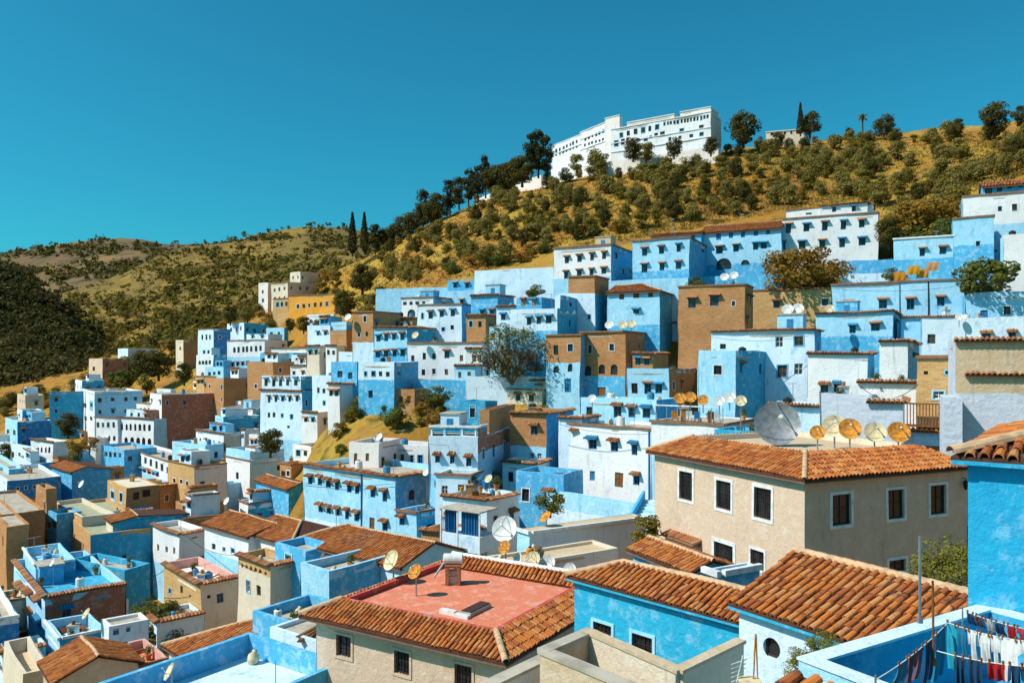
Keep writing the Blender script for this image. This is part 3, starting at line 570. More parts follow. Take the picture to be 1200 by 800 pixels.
H('long house with a peeling orange roof edge among the blue houses', 318, 360, None, 407, 420, 192, 30, 'PW', 'BR', 't', Rw=8)
tb = H('tall blue house with a pillared top terrace and a stripe of red brick', 305, 354, 386, 458, 545, 142, 30, 'WB', 'TB', 't', win='F 315,468 348,467 5 3x7 b;F 315,486 321,486 2 3x6 p;F 331,487 342,488 2 3x5 p;F 338,500 338,500 1 3x3 p')
H('', 307, 352, 384, 441, 456, 142.6, 30, 'WB', 'TB', 'n', root=tb.root, up=1, deep=.1, win='F 312,448 346,447 5 4x10 b')
H('narrow pale blue tower with three windows and a deep blue side', 366, 390, 409, 440, 505, 137, 33, 'WB', 'TB', 'n', win='F 373,457 380,458 2 3x6 p;F 380,472 380,472 1 3x5 p')
H('pale blue house of two window rows beside the brown cube', 360, 387, 392, 381, 425, 152, 27, 'WB', 'LB', 'n', win='F 373,391 382,390 2 3x5 b;F 364,408 371,407 2 3x6 p', Rw=6)
H('small brown cube roofed in blue beside the pale house', 386, 406, 417, 387, 425, 150, 30, 'BR', 'BR', 'n')
H('', 388, 406, 417, 377, 386, 150.5, 30, 'LB', 'SB', 'n', root=[o for o in bpy.data.objects if o.get('label', '').startswith('small brown cube roofed')][0], up=1, deep=.1)
H('pale flat house beside the brown adobe house with two windows', 397, 420, 424, 412, 440, 125, 27, 'WB', 'LB', 'n')
H('pale terrace house behind the blue tower', 340, 372, None, 428, 450, 165, 27, 'PW', 'W', 't', Rw=6)
H('pink and white low house in front of the brown cube', 262, 296, None, 478, 500, 165, 30, 'PW', 'SB', 'l', win='F 267,487 267,487 1 4x6 w', Rw=6)
H('deep blue shaded house below the brown cube', 252, 262, 305, 488, 520, 158, 50, 'LB', 'TB', 'n')
H('house with a long dark red shaded wall', 176, 189, 258, 462, 500, 178, 50, 'W', 'RB', 'n', par=.2)
H('white house with two rows of brown arcades', 137, 180, 244, 491, 545, 176, 32, 'W', 'LB', 't', win='F 143,500 175,501 7 3x8 r;F 148,516 175,517 5 4x8 r;R 205,498 225,494 2 4x4 p')
H('white house with round windows left of the arcades', 111, 138, 142, 490, 540, 182, 30, 'W', 'WB', 'l', win='F 115,498 133,498 4 3x6 p;F 116,514 134,514 4 3x6 p')
H('grey-blue broad wall house with a narrow white front', 96, 111, 167, 459, 515, 186, 55, 'W', 'LB', 'n', win='F 100,475 107,475 2 3x5 p;F 100,490 107,490 2 3x5 p')
H('broad turquoise slab house above the round tree', 51, 58, 98, 459, 500, 196, 60, 'WB', 'TB', 'n')
H('higher turquoise slab house behind the first', 88, 96, 122, 446, 470, 205, 55, 'W', 'TB', 'n')
H('small white house between the turquoise wall and the arcades', 160, 187, 200, 473, 495, 182, 32, 'PW', 'W', 'l', win='F 165,480 183,479 5 2x4 p')
H('white cube with a dark doorway behind the red wall', 184, 200, 206, 456, 475, 190, 30, 'W', 'W', 'n')
H('blue house with a dark teal roof terrace at the left edge', 6, 20, 60, 494, 535, 172, 50, 'LB', 'DB', 'n', win='F 10,506 17,507 2 3x6 p;F 10,520 17,521 2 3x6 p')
H('teal roofed house above the left edge of the town', 20, 26, 50, 481, 500, 182, 50, 'WB', 'TB', 'n')
H('grey brown stone barn at the left edge of the town', 20, 30, 51, 463, 485, 200, 50, 'TN', 'TN', 'n')
H('brown barn with a flat pale roof among dark trees', 104, 120, 150, 420, 448, 232, 45, 'TN', 'RB', 'n', win='F 110,432 110,432 1 3x5 p')
H('white shed with a low pale roof on the far road', 138, 150, 184, 408, 420, 245, 45, 'WB', 'W', 'n')
H('round-fronted white house with arched windows and brown roof', 36, 62, 80, 518, 550, 165, 40, 'W', 'W', 't', win='F 40,527 58,527 5 2x7 r')
H('pale house below the round-fronted house', 0, 37, 44, 525, 560, 160, 40, 'WB', 'SB', 'n', win='F 8,532 30,534 4 3x6 p')
H('white house row with a long line of small windows going downhill', 145, 199, 204, 541, 590, 140, 50, 'W', 'LB', 'l', low=('LB', 565), win='F 152,529 196,551 8 3x9 p;F 165,549 184,556 5 3x5 b')
H('bright blue house with laundry wall beside the white row', 118, 146, 150, 527, 570, 152, 45, 'SB', 'SB', 'n', win='F 124,532 140,534 4 3x6 p')
H('blue house with a small orange tiled roof in the left quarter', 60, 84, 104, 553, 585, 130, 45, 'SB', 'SB', roof=('gable', 2.2, .7, dict(ov=.3, pitch=.36, row=.5)), Rw=6)
H('flat grey-blue roofed house in the left quarter', 20, 36, 62, 543, 570, 138, 50, 'WB', 'SB', 'n')
H('deep blue house with white window bars at the left edge', -12, 8, 72, 563, 610, 118, 50, 'WB', 'DB', 'n', win='R 20,572 50,568 4 3x4 f')
H('pale blue house at the edge behind the deep blue house', -14, 10, 28, 550, 580, 128, 50, 'LB', 'SB', 'n')
H('cream flat-roofed adobe with a dark pillared opening', 126, 148, 187, 572, 610, 108, 50, 'OC', 'BR', 'n', par=.1, floor='CR', win='F 132,580 142,583 2 4x10 p;R 160,581 172,578 2 8x8 p')
H('tan house with three small windows and a grey shaded side', 197, 227, 266, 546, 600, 122, 45, 'OC', 'W', 'l', win='F 205,563 205,563 1 2.6x5 f;F 212,564 219,566 2 3x5 f;R 237,568 237,568 1 6x8 f')
H('white house with a blue glazed terrace and a shaded side', 265, 293, 334, 539, 600, 132, 45, 'W', 'LB', 'l', win='F 278,557 278,557 1 3x8 p')
H('', 265, 293, 333, 529, 539, 132.5, 45, 'LB', 'LB', 'n', root=[o for o in bpy.data.objects if o.get('label', '').startswith('white house with a blue glazed')][0], up=1, deep=.1, par=.9)
H('blue tented house behind the tan house', 202, 240, 262, 522, 555, 140, 40, 'LB', 'LB', 'n')
H('white house with a tile edge and potted shrubs on its roof', 230, 262, 282, 508, 540, 148, 45, 'W', 'TN', 't')
H('bright blue shaded wall with a white terrace and small tile roof', 280, 290, 352, 590, 640, 102, 52, 'W', 'TB', 'l', par=.8, floor='PW')
H('', 300, 338, 352, 573, 585, 100, 50, 'SB', 'TB', root=[o for o in bpy.data.objects if o.get('label', '').startswith('bright blue shaded wall with')][0], up=1, roof=('gable', 1.6, .6, dict(ov=.3, pitch=.3, row=.4)), Rw=4)
H('brown adobe block with a broken top', 206, 214, 262, 592, 640, 98, 55, 'BR', 'BR', 'n', par=.3)
H('dark brown shaded adobe ruin below the tan house', 200, 212, 264, 607, 650, 92, 55, 'BR', 'BR', 'n', par=.2)
H('white house with three brown windows and a grey shaded side', 179, 210, 242, 625, 690, 84, 45, 'W', 'W', 't', win='F 186,641 204,645 3 3x8 w;R 227,626 227,626 1 6x9 p')
H('small brown chimney-like adobe tower', 42, 55, 67, 573, 630, 96, 45, 'BR', 'BR', 'n')
H('dark brown stepped ruin at the left edge', -25, 0, 52, 603, 670, 86, 50, 'BR', 'BR', 'n', par=.3)
H('low brown wall of the stepped ruin', -20, 8, 34, 617, 670, 80, 50, 'BR', 'BR', 'n', par=.2)
lt = H('tall turquoise walled house with an orange tile slope', 64, 106, 178, 627, 720, 86, 52, 'OC', 'TB', 'n', par=.4, floor='GR', win='R 146,655 146,655 1 5x9 p')
H('adobe terrace with a green-grey floor and cream parapet', 62, 96, 134, 606, 640, 92, 48, 'OC', 'CR', 'n', par=.5, floor='GR', inner='CR')
H('orange tile slope house above the turquoise wall', 124, 132, 176, 612, 640, 88, 52, 'CR', 'TB', roof=('gable', 2.6, .5, dict(ov=.2, pitch=.3, row=.4)), Rw=8)
H('turquoise walled terrace with dishes and boxes', 27, 41, 88, 662, 700, 73, 52, 'LB', 'TB', 'w', par=.9, floor='LB')
H('low turquoise yard wall against the leafy gully', 84, 146, 176, 668, 740, 74, 30, 'TB', 'TB', 'n', par=.6)
H('blue balcony-fronted house with a dark brown blank side', 17, 53, 147, 698, 770, 66, 50, 'WB', 'RB', 't', par=.8, floor='TB', inner='LB', win='F 27,690 47,706 3 4x8 b;F 27,712 47,730 3 4x8 b', low=('LB', 712))
H('shaded house at the left edge with a white ledge', -30, -4, 22, 725, 790, 60, 50, 'W', 'DB', 'w')
rt = H('low house with a salmon roof terrace and dark red parapet', 112, 137, 198, 785, 830, 50, 48, 'PK', 'W', 'l', par=.7, floor='SA', inner='PK')
H('deep blue terrace wall with a rusty dish below the brown side', 54, 70, 124, 748, 790, 58, 50, 'LB', 'TB', 'w', par=.9, floor='PW')
H('small white and blue rooftop room above the salmon terrace', 120, 128, 174, 733, 775, 56, 50, 'W', 'WB', 'n', par=.2, win='R 136,738 150,734 2 6x8 e')
H('small tile-roofed house with an orange slope at the lower left', 50, 66, 108, 797, 840, 46, 50, 'BE', 'TN', roof=('gable', 2.2, .9, dict(ov=.3, pitch=.25, row=.36)), Rw=4.5)
H('cream broken-walled yard house at the lower left corner', 4, 26, 60, 790, 840, 50, 50, 'CR', 'BE', 'n', par=.9, floor='BE')
H('weathered tan house with a pink roof terrace and shaded side', 192, 236, 280, 683, 760, 62, 48, 'OC', 'CR', 't', par=.7, floor='PW', inner='PK', low=('OC', 725), win='F 199,692 199,692 1 2.5x6 p;F 213,690 213,690 1 3x9 p;F 223,698 223,698 1 3x4 p;R 245,699 245,699 1 4x4 p;R 258,701 258,701 1 8x11 p')
H('narrow tan house with a frieze of small arches under its tile edge', 278, 317, 350, 661, 745, 57, 43, 'OC', 'TN', 't', low=('CR', 676), win='F 283,662 312,671 6 3x5 r;F 291,687 304,692 2 5x13 p;F 303,722 303,722 1 4x7 w')
H('white tile-roofed house with three dark windows above the pink terrace', 240, 292, 300, 628, 680, 66, 43, 'W', 'W', win='F 250,640 250,640 1 4x7 p;F 262,644 273,646 2 4x6 p', roof=('gable', 2.5, .7, dict(ov=.3, pitch=.28, row=.38)), Rw=5)
H('pinkish house with a hipped tiled roof between white neighbours', 288, 340, 352, 637, 690, 63, 43, 'PW', 'W', roof=('gable', 3, 1.0, dict(ov=.3, pitch=.28, row=.38, hipr=1)), Rw=6)
H('turquoise fronted house with a dark door under a broad tile roof', 336, 392, 400, 648, 700, 60, 40, 'W', 'LB', roof=('gable', 3.5, 1.2, dict(ov=.3, pitch=.26, row=.38, hipl=1)), win='F 370,660 370,660 1 4x10 e', Rw=7)
H('', 322, 358, 362, 645, 690, 57, 43, 'SB', 'SB', 'n', root=[o for o in bpy.data.objects if o.get('label', '').startswith('turquoise fronted')][0], win='F 338,656 338,656 1 7x15 p', Rw=2.5)
H('white and pale blue house with small hooded windows behind the red terrace', 376, 470, 478, 664, 720, 52, 40, 'WB', 'LB', win='F 385,659 404,666 3 6x8 a;F 417,670 428,673 2 6x9 a', roof=('gable', 3, 1.0, dict(ov=.3, pitch=.25, row=.36)), Rw=6)
H('pale blue crumbling yard wall below the arched frieze house', 352, 385, 392, 668, 720, 50, 40, 'LB', 'SB', 'n')
H('low brown tiled house behind the turquoise roof terrace', 198, 243, 292, 782, 820, 42, 45, 'TN', 'TN', roof=('gable', 3.5, 1.4, dict(ov=.3, pitch=.25, row=.36, hipl=1)), Rw=7)
# lower-left walled roof terrace (corner found from its two parapets)
lo = H('house with a walled turquoise roof terrace and pale floor', 0, 0, None, 0, 0, 26, 35, 'LB', 'SB', 'n', C=(-11.6, 26.0, -12.5, -18), Lw=6.2, Rw=8.2, par=.95, floor='WB', inner='SB')
H('pale blue roof wall beside the turquoise roof terrace', 316, 372, None, 752, 790, 38, 36, 'WB', 'LB', 'n', Rw=3, par=.2)
H('low turquoise roof curving between yards behind the tan red-terraced house', 296, 345, None, 730, 770, 42, 36, 'SB', 'SB', 'n', Rw=4)
# --- near houses
rd = H('tan house with a red roof terrace inside a skirt of tiles', 371, 588, None, 762, 880, 27.6, 31.5, 'TN', 'TN', Rw=9.0, roof=('skirt', .68, .30, dict(ov=.48, pitch=.2, row=.34)), par=-.1, floor='SA', inner='RD',
  win='F 403,757 403,757 1 17x25 g;F 471,777 471,777 1 18x27 g;F 543,793 543,793 1 20x28 g', deep=4, sur='TN')
tn = H('large tan house with white framed grilled windows and a tiled roof skirt', 767, 943, 1133, 556, 690, 36, 66, 'TN', 'TN', roof=('skirt', 1.6, .76, dict(ov=.38, pitch=.24, row=.36)), par=-.5, floor='BE', inner='CR',
  win='F 804,569 804,569 1 15x33 g;F 848.5,580 848.5,580 1 17x33 g;F 894,590 894,590 1 20x36 g;F 848,653 848,653 1 22x33 g;F 888,656 888,656 1 16x22 g;R 986,597 986,597 1 22x36 f;R 1050,590 1050,590 1 19x34 f;R 1099,585 1099,585 1 18x34 f;R 1051,662 1051,662 1 20x14 f', deep=4)
bl = H('bright blue house with a hipped tile roof and two grilled windows', 673, 868, None, 724, 840, 22, 47, 'CY', 'SB', roof=('gable', 1.15, .42, dict(ov=.22, pitch=.2, row=.33, indiv=True, hipl=1)), Rw=2.3, sur='LB',
  win='F 706,742 706,742 1 21x25 g;F 752.5,757 752.5,757 1 24x27 g', low=('CY', 840))
wh = H('whitewashed house with an oval window and a broad orange tile roof', 866, 1134, None, 790, 900, 15.1, 57, 'WB', 'LB', roof=('gable', 2.35, .88, dict(ov=.2, pitch=.205, row=.34, indiv=True)), Rw=5.5, win='F 904,759 904,759 1 20x24 o')
rb = H('bright turquoise house with a tile eave at the right edge', 1134, 1330, None, 542, 830, 12.0, 38, 'CY', 'SB', roof=('gable', 3.0, .85, dict(ov=.22, pitch=.2, row=.34, indiv=True, hipl=1)), Rw=6.2)
lw = H('walled turquoise rooftop yard hung with laundry', 0, 0, None, 0, 0, 7.5, 59, 'LB', 'SB', 'n', C=(6.05, 7.5, -4.15, -8.5), Lw=4.05, Rw=4.6, par=1.0, floor='TB', inner='TB', cap='WB')
def wallthing(label, segs, zt, zb, mats, t=.2):
    """yard walls: each straight run is a part; the broad worn top is its own part"""
    o = empty('yard_wall', (segs[0][0][0], segs[0][0][1], zb), label, 'wall'); q = o.location
    for ii, ((a, b), m_) in enumerate(zip(segs, mats)):
        a, b = Vector(a), Vector(b); d = (b - a).normalized(); n = Vector((-d.y, d.x)); mb = MB()
        c = [a - n * t / 2, b - n * t / 2, b + n * t / 2, a + n * t / 2]; mb.hexa([(x.x - q.x, x.y - q.y, -2.) for x in c] + [(x.x - q.x, x.y - q.y, zt - zb) for x in c]); mb.build('wall', plaster(m_), o)
        c = [a - n * (t / 2 + .03) - d * .06, b - n * (t / 2 + .03) + d * .06, b + n * (t / 2 + .03) + d * .06, a + n * (t / 2 + .03) - d * .06]; mb = MB(); mb.hexa([(x.x - q.x, x.y - q.y, zt - zb + .003 + .004 * ii) for x in c] + [(x.x - q.x, x.y - q.y, zt - zb + .075 + .006 * ii) for x in c]); mb.build('coping', M['slab'] if m_ != 'CR' else plaster('BE'), o)
    return o
wallthing('low tan courtyard walls with broad worn tops', [((.70, 17.1), (3.2, 14.2)), ((.70, 17.1), (1.82, 18.35))], -6.33, -10, ('BE', 'BE'), .26)
wallthing('pale yard wall with a brown shaded return below the bright blue house', [((1.80, 18.2), (3.36, 15.96)), ((3.36, 15.96), (5.05, 17.6))], -6.30, -10, ('CR', 'CR'), .2)
wallthing('short white wall with a brown top at the lower edge', [((.74, 18.1), (-.75, 16.3))], -6.86, -10, ('W',), .3)
sb = H('blue house with a short tile roof between the red terrace and tan house', 742, 810, None, 668, 720, 32, 66, 'SB', 'SB', roof=('gable', .95, .34, dict(ov=.25, pitch=.23, row=.34)), Rw=2.0)
H('small turquoise yard wall with a white top under the tan house', 834, 842, 890, 672, 720, 27, 60, 'WB', 'SB', 'w', par=.5)
H('rough low roof with white dishes behind the red terrace', 540, 566, 705, 668, 720, 41, 58, 'CR', 'W', 'n', par=.15, floor='BE', Rw=9)
# rooftop rooms that step the far quarter's skyline
RR = random.Random(77)
for v in [v for v in list(VOLS) if v.label and 88 < v.D < 215 and v.Lw > 3 and v.Rw > 3.2 and v.root.get('category') == 'house' and (v.C.x < -14 or RR.random() < .25)]:
    if RR.random() < .6 or v.zf == v.zt or v.label.startswith(('large windowed', 'blank brown')): continue
    Lw, Rw = v.Lw * RR.uniform(.35, .6), v.Rw * RR.uniform(.4, .7); c = v.C - v.ax * RR.uniform(.2, v.Lw - Lw - .2) + v.ay * RR.uniform(.5, v.Rw - Rw) ; col = RR.choice(('WB', 'W', 'LB', 'SB', 'PW', 'WB', 'BR')); f = F / c.y
    px = lambda q: CX + F * (c.x - v.ax.x * Lw * q) / (c.y - v.ax.y * Lw * q); zz = v.zf + 1.35; py = HY - F * zz / c.y
    H('', 0, 0, None, 0, 0, c.y, -math.degrees(v.rz), col, RR.choice((col, 'LB', 'WB')) if col != 'BR' else 'BR', RR.choice('nnlt'), C=(c.x, c.y, v.zf + RR.uniform(2.0, 2.5), v.zf), Lw=Lw, Rw=Rw, root=v.root, up=1, deep=.05, par=.2, win=f'F {px(.3):.1f},{py:.1f} {px(.72):.1f},{py:.1f} 2 {.55 * f:.1f}x{.9 * f:.1f} {RR.choice("pab")}')
# ------------------------------------------------------------------ terrain of the town and its hill (heights fitted through known points)
def PP(*a): 
    for px, py, D in a: p = P(px, py, D); GROUND.append((p.x, p.y, p.z))
PP((640, 208, 203), (700, 194, 202), (760, 188, 195), (842, 181, 186), (880, 170, 192), (905, 166, 200), (960, 163, 205), (1010, 160, 203), (1060, 158, 198), (1110, 158, 190), (1150, 156, 178), (1200, 158, 165), (1260, 150, 160),
   (560, 228, 222), (520, 252, 232), (480, 270, 240), (450, 284, 246), (420, 298, 250), (395, 306, 256), (370, 330, 262), (330, 345, 260), (290, 375, 255), (250, 395, 250), (210, 412, 250), (180, 425, 255), (140, 445, 258), (100, 455, 255), (50, 470, 250), (0, 480, 240),
   (650, 280, 148), (750, 262, 148), (850, 250, 148), (950, 235, 148), (1050, 225, 140), (1120, 230, 125), (1190, 195, 125), (1230, 190, 120), (550, 300, 165), (600, 290, 155), (480, 318, 175), (430, 335, 190), (420, 350, 165),
   (460, 330, 150), (1000, 200, 170), (1100, 190, 165), (800, 215, 176), (700, 235, 176), (600, 255, 185), (1060, 285, 112), (1100, 262, 118), (360, 380, 226), (400, 350, 215),
   (415, 470, 108), (455, 475, 100), (500, 485, 96), (400, 500, 106), (360, 530, 118), (430, 505, 95), (480, 500, 92), (385, 520, 112), (520, 492, 95))
NF = len(GROUND)
for x, y, z in ((-60, 10, -24), (-30, 5, -20), (0, 3, -16), (30, 5, -14), (60, 20, -6), (90, 60, 6), (120, 90, 22), (-80, 40, -27), (-110, 80, -30), (-160, 160, -34), (-200, 240, -20), (-200, 120, -30), (160, 130, 45), (200, 180, 62), (0, -15, -18),
                (0, 300, 42), (60, 270, 62), (120, 260, 74), (180, 260, 78), (-60, 330, 24), (-120, 330, 10), (-220, 330, -6), (220, 300, 85), (0, 340, 40), (-110, 110, -26), (-70, 75, -26), (15, 22, -13), (5, 30, -14.5), (22, 40, -12), (-12, 45, -17), (-25, 30, -20)): GROUND.append((x, y, z))
G = np.array(GROUND); 
rr = np.hypot(G[:, None, 0] - G[None, :, 0], G[:, None, 1] - G[None, :, 1])
lam = 12.0; A = np.zeros((len(G) + 3,) * 2); A[:len(G), :len(G)] = -rr + lam * np.eye(len(G)); A[:len(G), len(G):] = np.c_[np.ones(len(G)), G[:, :2]]; A[len(G):, :len(G)] = A[:len(G), len(G):].T
rhs = np.r_[G[:, 2], 0, 0, 0]; CO = np.linalg.solve(A, rhs)
def hz(x, y):
    x = np.atleast_1d(np.asarray(x, float)); y = np.atleast_1d(np.asarray(y, float)); out = np.empty(len(x))
    for i in range(0, len(x), 4000):
        xs, ys = x[i:i + 4000], y[i:i + 4000]; r = np.hypot(xs[:, None] - G[None, :, 0], ys[:, None] - G[None, :, 1])
        out[i:i + 4000] = -r @ CO[:len(G)] + CO[len(G)] + CO[len(G) + 1] * xs + CO[len(G) + 2] * ys
    return out - 1.0
def bumpy(x, y): return np.array([1.1 * pnoise((a * .06, b * .06, 3.)) + .5 * pnoise((a * .2, b * .2, 7.)) for a, b in zip(x, y)])
xs = np.arange(-235, 236, 3.); ys = np.arange(-20, 345, 3.); gx, gy = np.meshgrid(xs, ys); gz = hz(gx.ravel(), gy.ravel())
ang = gx.ravel() / np.maximum(gy.ravel(), 1); edge = np.interp(ang, (-.4, -.2, -.12, 0, .1, .3, .45, .62), (235, 190, 136, 126, 120, 116, 104, 96)); hillm = np.clip((gy.ravel() - edge) / 8, 0, 1); hillm = np.maximum(hillm, ((ang > -.262) & (ang < -.085) & (gy.ravel() > 84) & (gy.ravel() < 114)) * 1.35)
gz -= 2.2 * (1 - hillm)            # the town stands on cut terraces a little below the slope
gz += bumpy(gx.ravel(), gy.ravel()) * (.25 + .75 * hillm)
GZ = gz.reshape(gx.shape)
def tz(x, y):
    i = min(max((x - xs[0]) / 3., 0), len(xs) - 1.001); j = min(max((y - ys[0]) / 3., 0), len(ys) - 1.001); a, b = int(i), int(j); f, g = i - a, j - b
    return (GZ[b, a] * (1 - f) + GZ[b, a + 1] * f) * (1 - g) + (GZ[b + 1, a] * (1 - f) + GZ[b + 1, a + 1] * f) * g
def groundmat():
    m, t, b = newmat('dry_hill')
    x = mixc(t, (.44, .20, .03), (.50, .30, .045), ramp(t, noise(t, .035, 6), .42, .62)); x = mixc(t, x, (.33, .13, .05), ramp(t, noise(t, .12, 6, .65), .52, .68, 0, .8))
    x = mixc(t, x, (.075, .075, .016), ramp(t, noise(t, .22, 6, .7), .50, .66, 0, .75)); x = mixc(t, x, (.50, .33, .19), ramp(t, noise(t, .5, 5, .7, stretch=(.4, .4, 2)), .66, .76, 0, .8))
    t.links.new(x, b.inputs['Base Color']); b.inputs['Roughness'].default_value = 1; bump(t, b, noise(t, 1.2, 8, .75), 1.0, .6); return m
M['hill'] = groundmat()
me = bpy.data.meshes.new('ground'); nx, ny = len(xs), len(ys)
idx = np.arange(nx * ny).reshape(ny, nx); q = np.stack([idx[:-1, :-1], idx[:-1, 1:], idx[1:, 1:], idx[1:, :-1]], -1).reshape(-1, 4)
me.from_pydata(np.c_[gx.ravel(), gy.ravel(), gz].tolist(), [], q.tolist()); me.materials.append(M['hill']); me.polygons.foreach_set('use_smooth', [True] * len(me.polygons))
tag(link('ground', me), kind='structure')
def hit(px, py, d0=60., d1=340.):
    """first point where the sight line of a pixel meets the hill"""
    D = d0; dx, dz = (px - CX) / F, (HY - py) / F
    while D < d1:
        if dz * D < tz(dx * D, D): return Vector((dx * D, D, tz(dx * D, D)))
        D += .8
    return None
# ------------------------------------------------------------------ far hills
def sheet(name, crest, foot, D0, D1, mat, back=.5, amp=.012, seed=0, nv=40):
    """hillside from a foot line up to a crest line, with a slope falling away behind"""
    pxs = np.linspace(crest[0][0], crest[-1][0], 110); cy = np.interp(pxs, *zip(*crest)); fy = np.interp(pxs, *zip(*foot)); vs = []; nb = 8
    for j in range(nv + nb + 1):
        for i, px in enumerate(pxs):
            if j <= nv:
                v = j / nv; D = D0 * (D1 / D0) ** v; py = fy[i] + (cy[i] - fy[i]) * v; p = P(px, py, D)
                p.z += D * amp * (pnoise((p.x * 9 / D0, p.y * 9 / D0, seed)) + .5 * pnoise((p.x * 25 / D0, p.y * 25 / D0, seed))) * math.sin(math.pi * min(v, .96) / .96) 
                p.z += D * amp * .18 * pnoise((px * .09, 1., seed)) * v
            else:
                k = (j - nv) / nb; p = P(px, cy[i], D1); p.y += D1 * back * k; p.x *= 1 + back * k; p.z -= D1 * .16 * k * (.4 + k)
            vs.append(tuple(p))
    n = len(pxs); fs = [(j * n + i, j * n + i + 1, (j + 1) * n + i + 1, (j + 1) * n + i) for j in range(nv + nb) for i in range(n - 1)]
    me = bpy.data.meshes.new(name); me.from_pydata(vs, [], fs); me.materials.append(mat); me.polygons.foreach_set('use_smooth', [True] * len(fs)); tag(link(name, me), kind='structure')
    arr = np.array(vs).reshape(nv + nb + 1, n, 3)
    def on(px, py):
        c = np.interp(px, *zip(*crest)); f = np.interp(px, *zip(*foot)); v = (py - f) / (c - f)
        if not 0 <= v <= 1: return None
        return Vector(arr[int(round(v * nv)), int(round((px - pxs[0]) / (pxs[-1] - pxs[0]) * (n - 1)))])
    return on
def farmat(key, cols, s):
    m, t, b = newmat(key); x = mixc(t, cols[0], cols[1], ramp(t, noise(t, s, 5), .44, .58)); x = mixc(t, x, cols[2], ramp(t, noise(t, s * 3, 6, .65), .5, .66, 0, .85)); x = mixc(t, x, cols[3], ramp(t, noise(t, s * 11, 6, .7), .5, .64, 0, .8))
    t.links.new(x, b.inputs['Base Color']); b.inputs['Roughness'].default_value = 1; bump(t, b, noise(t, s * 40, 6, .7), .8, 2.); return m
far = sheet('far_hill', [(-420, 330), (-150, 312), (-60, 303), (0, 299), (40, 291), (90, 283), (140, 279), (165, 280), (190, 286), (230, 286), (270, 284), (330, 280), (420, 300), (520, 330)], [(-420, 420), (60, 380), (200, 350), (520, 380)], 800, 1500,
            farmat('far_hill', ((.17, .10, .05), (.26, .16, .055), (.07, .06, .03), (.05, .05, .022)), .004), seed=2, amp=.006)
mid = sheet('golden_hill', [(40, 372), (70, 345), (110, 332), (150, 318), (185, 300), (215, 289), (265, 285), (300, 275), (350, 266), (400, 267), (450, 275), (520, 290), (600, 330)], [(40, 460), (120, 450), (220, 425), (300, 400), (400, 345), (480, 320), (600, 345)], 300, 640,
            farmat('golden_hill', ((.21, .135, .032), (.30, .18, .035), (.15, .10, .035), (.06, .058, .018)), .009), seed=5, amp=.008)
lef = sheet('wooded_hill', [(-500, 250), (-120, 290), (0, 309), (20, 318), (45, 333), (75, 355), (100, 378), (118, 402), (128, 425), (145, 455)], [(-500, 520), (0, 500), (70, 480), (145, 462)], 270, 420,
            farmat('wooded_hill', ((.06, .05, .02), (.09, .065, .025), (.04, .042, .016), (.025, .03, .012)), .02), seed=9, amp=.012)
# ------------------------------------------------------------------ trees and plants
def quads(c, size, rng, flat=0., nrm=None):
    """leaf-sized quads with random orientation at centres c"""
    n = len(c); a = rng.normal(size=(n, 3))
    if nrm is not None: a = nrm + .55 * a
    a /= np.linalg.norm(a, axis=1)[:, None] + 1e-9
    b = np.cross(a, rng.normal(size=(n, 3))); b /= np.linalg.norm(b, axis=1)[:, None] + 1e-9; cc = np.cross(a, b)
    s = (size * rng.uniform(.55, 1.35, n))[:, None]; b = b * s; cc = cc * s * .62
    v = np.stack([c - b - cc * .3, c - cc, c + b + cc * .2, c + cc], 1).reshape(-1, 3); return v
def leafmesh(name, c, size, mat, rng):
    c = np.asarray(c); nrm = c[:, 3:6] if c.shape[1] == 6 else None; v = quads(c[:, :3], size, rng, 0, nrm); me = bpy.data.meshes.new(name); n = len(v) // 4
    me.from_pydata(v.tolist(), [], np.arange(4 * n).reshape(-1, 4).tolist()); me.materials.append(mat); return me
def lobes(rng, n, R_, h0, h1, r, squash=.8, leaves=60):
    pts = []
    for i in range(n):
        f = rng.uniform(0, 1); z = h0 + (h1 - h0) * f; rad = R_ * math.sqrt(max(.05, 1 - (2 * f - 1) ** 2 * .8)) * math.sqrt(rng.uniform(.05, 1)); a = rng.uniform(0, 6.283); lr = r * rng.uniform(.6, 1.25)
        d = rng.normal(size=(leaves, 3)); d /= np.linalg.norm(d, axis=1)[:, None]; nn = d + np.array([math.cos(a) * .35, math.sin(a) * .35, .25]); d = d * (rng.uniform(.55, 1, leaves) ** .6)[:, None] * lr; d[:, 2] *= squash
        pts.append(np.c_[d + [rad * math.cos(a), rad * math.sin(a), z], nn])
    return np.concatenate(pts)
def trunkmesh(h, r, rng, limbs=4, spread=1., lean=.1):
    mb = MB(); l = Vector((rng.uniform(-lean, lean), rng.uniform(-lean, lean), 0)) * h; top = l + Vector((0, 0, h)); mb.tube([(0, 0, -.6), l * .4 + Vector((0, 0, h * .5)), top], [r * 1.25, r, r * .75], 6)
    for i in range(limbs):
        a = 6.283 * i / limbs + rng.uniform(-.4, .4); q = top + Vector((math.cos(a) * spread * .5, math.sin(a) * spread * .5, spread * .45)); mb.tube([top - Vector((0, 0, .15 * h)), q, q + Vector((math.cos(a) * spread * .4, math.sin(a) * spread * .4, spread * .5))], [r * .6, r * .4, r * .15], 5)
    return mb.mesh('trunk', M['bark'])
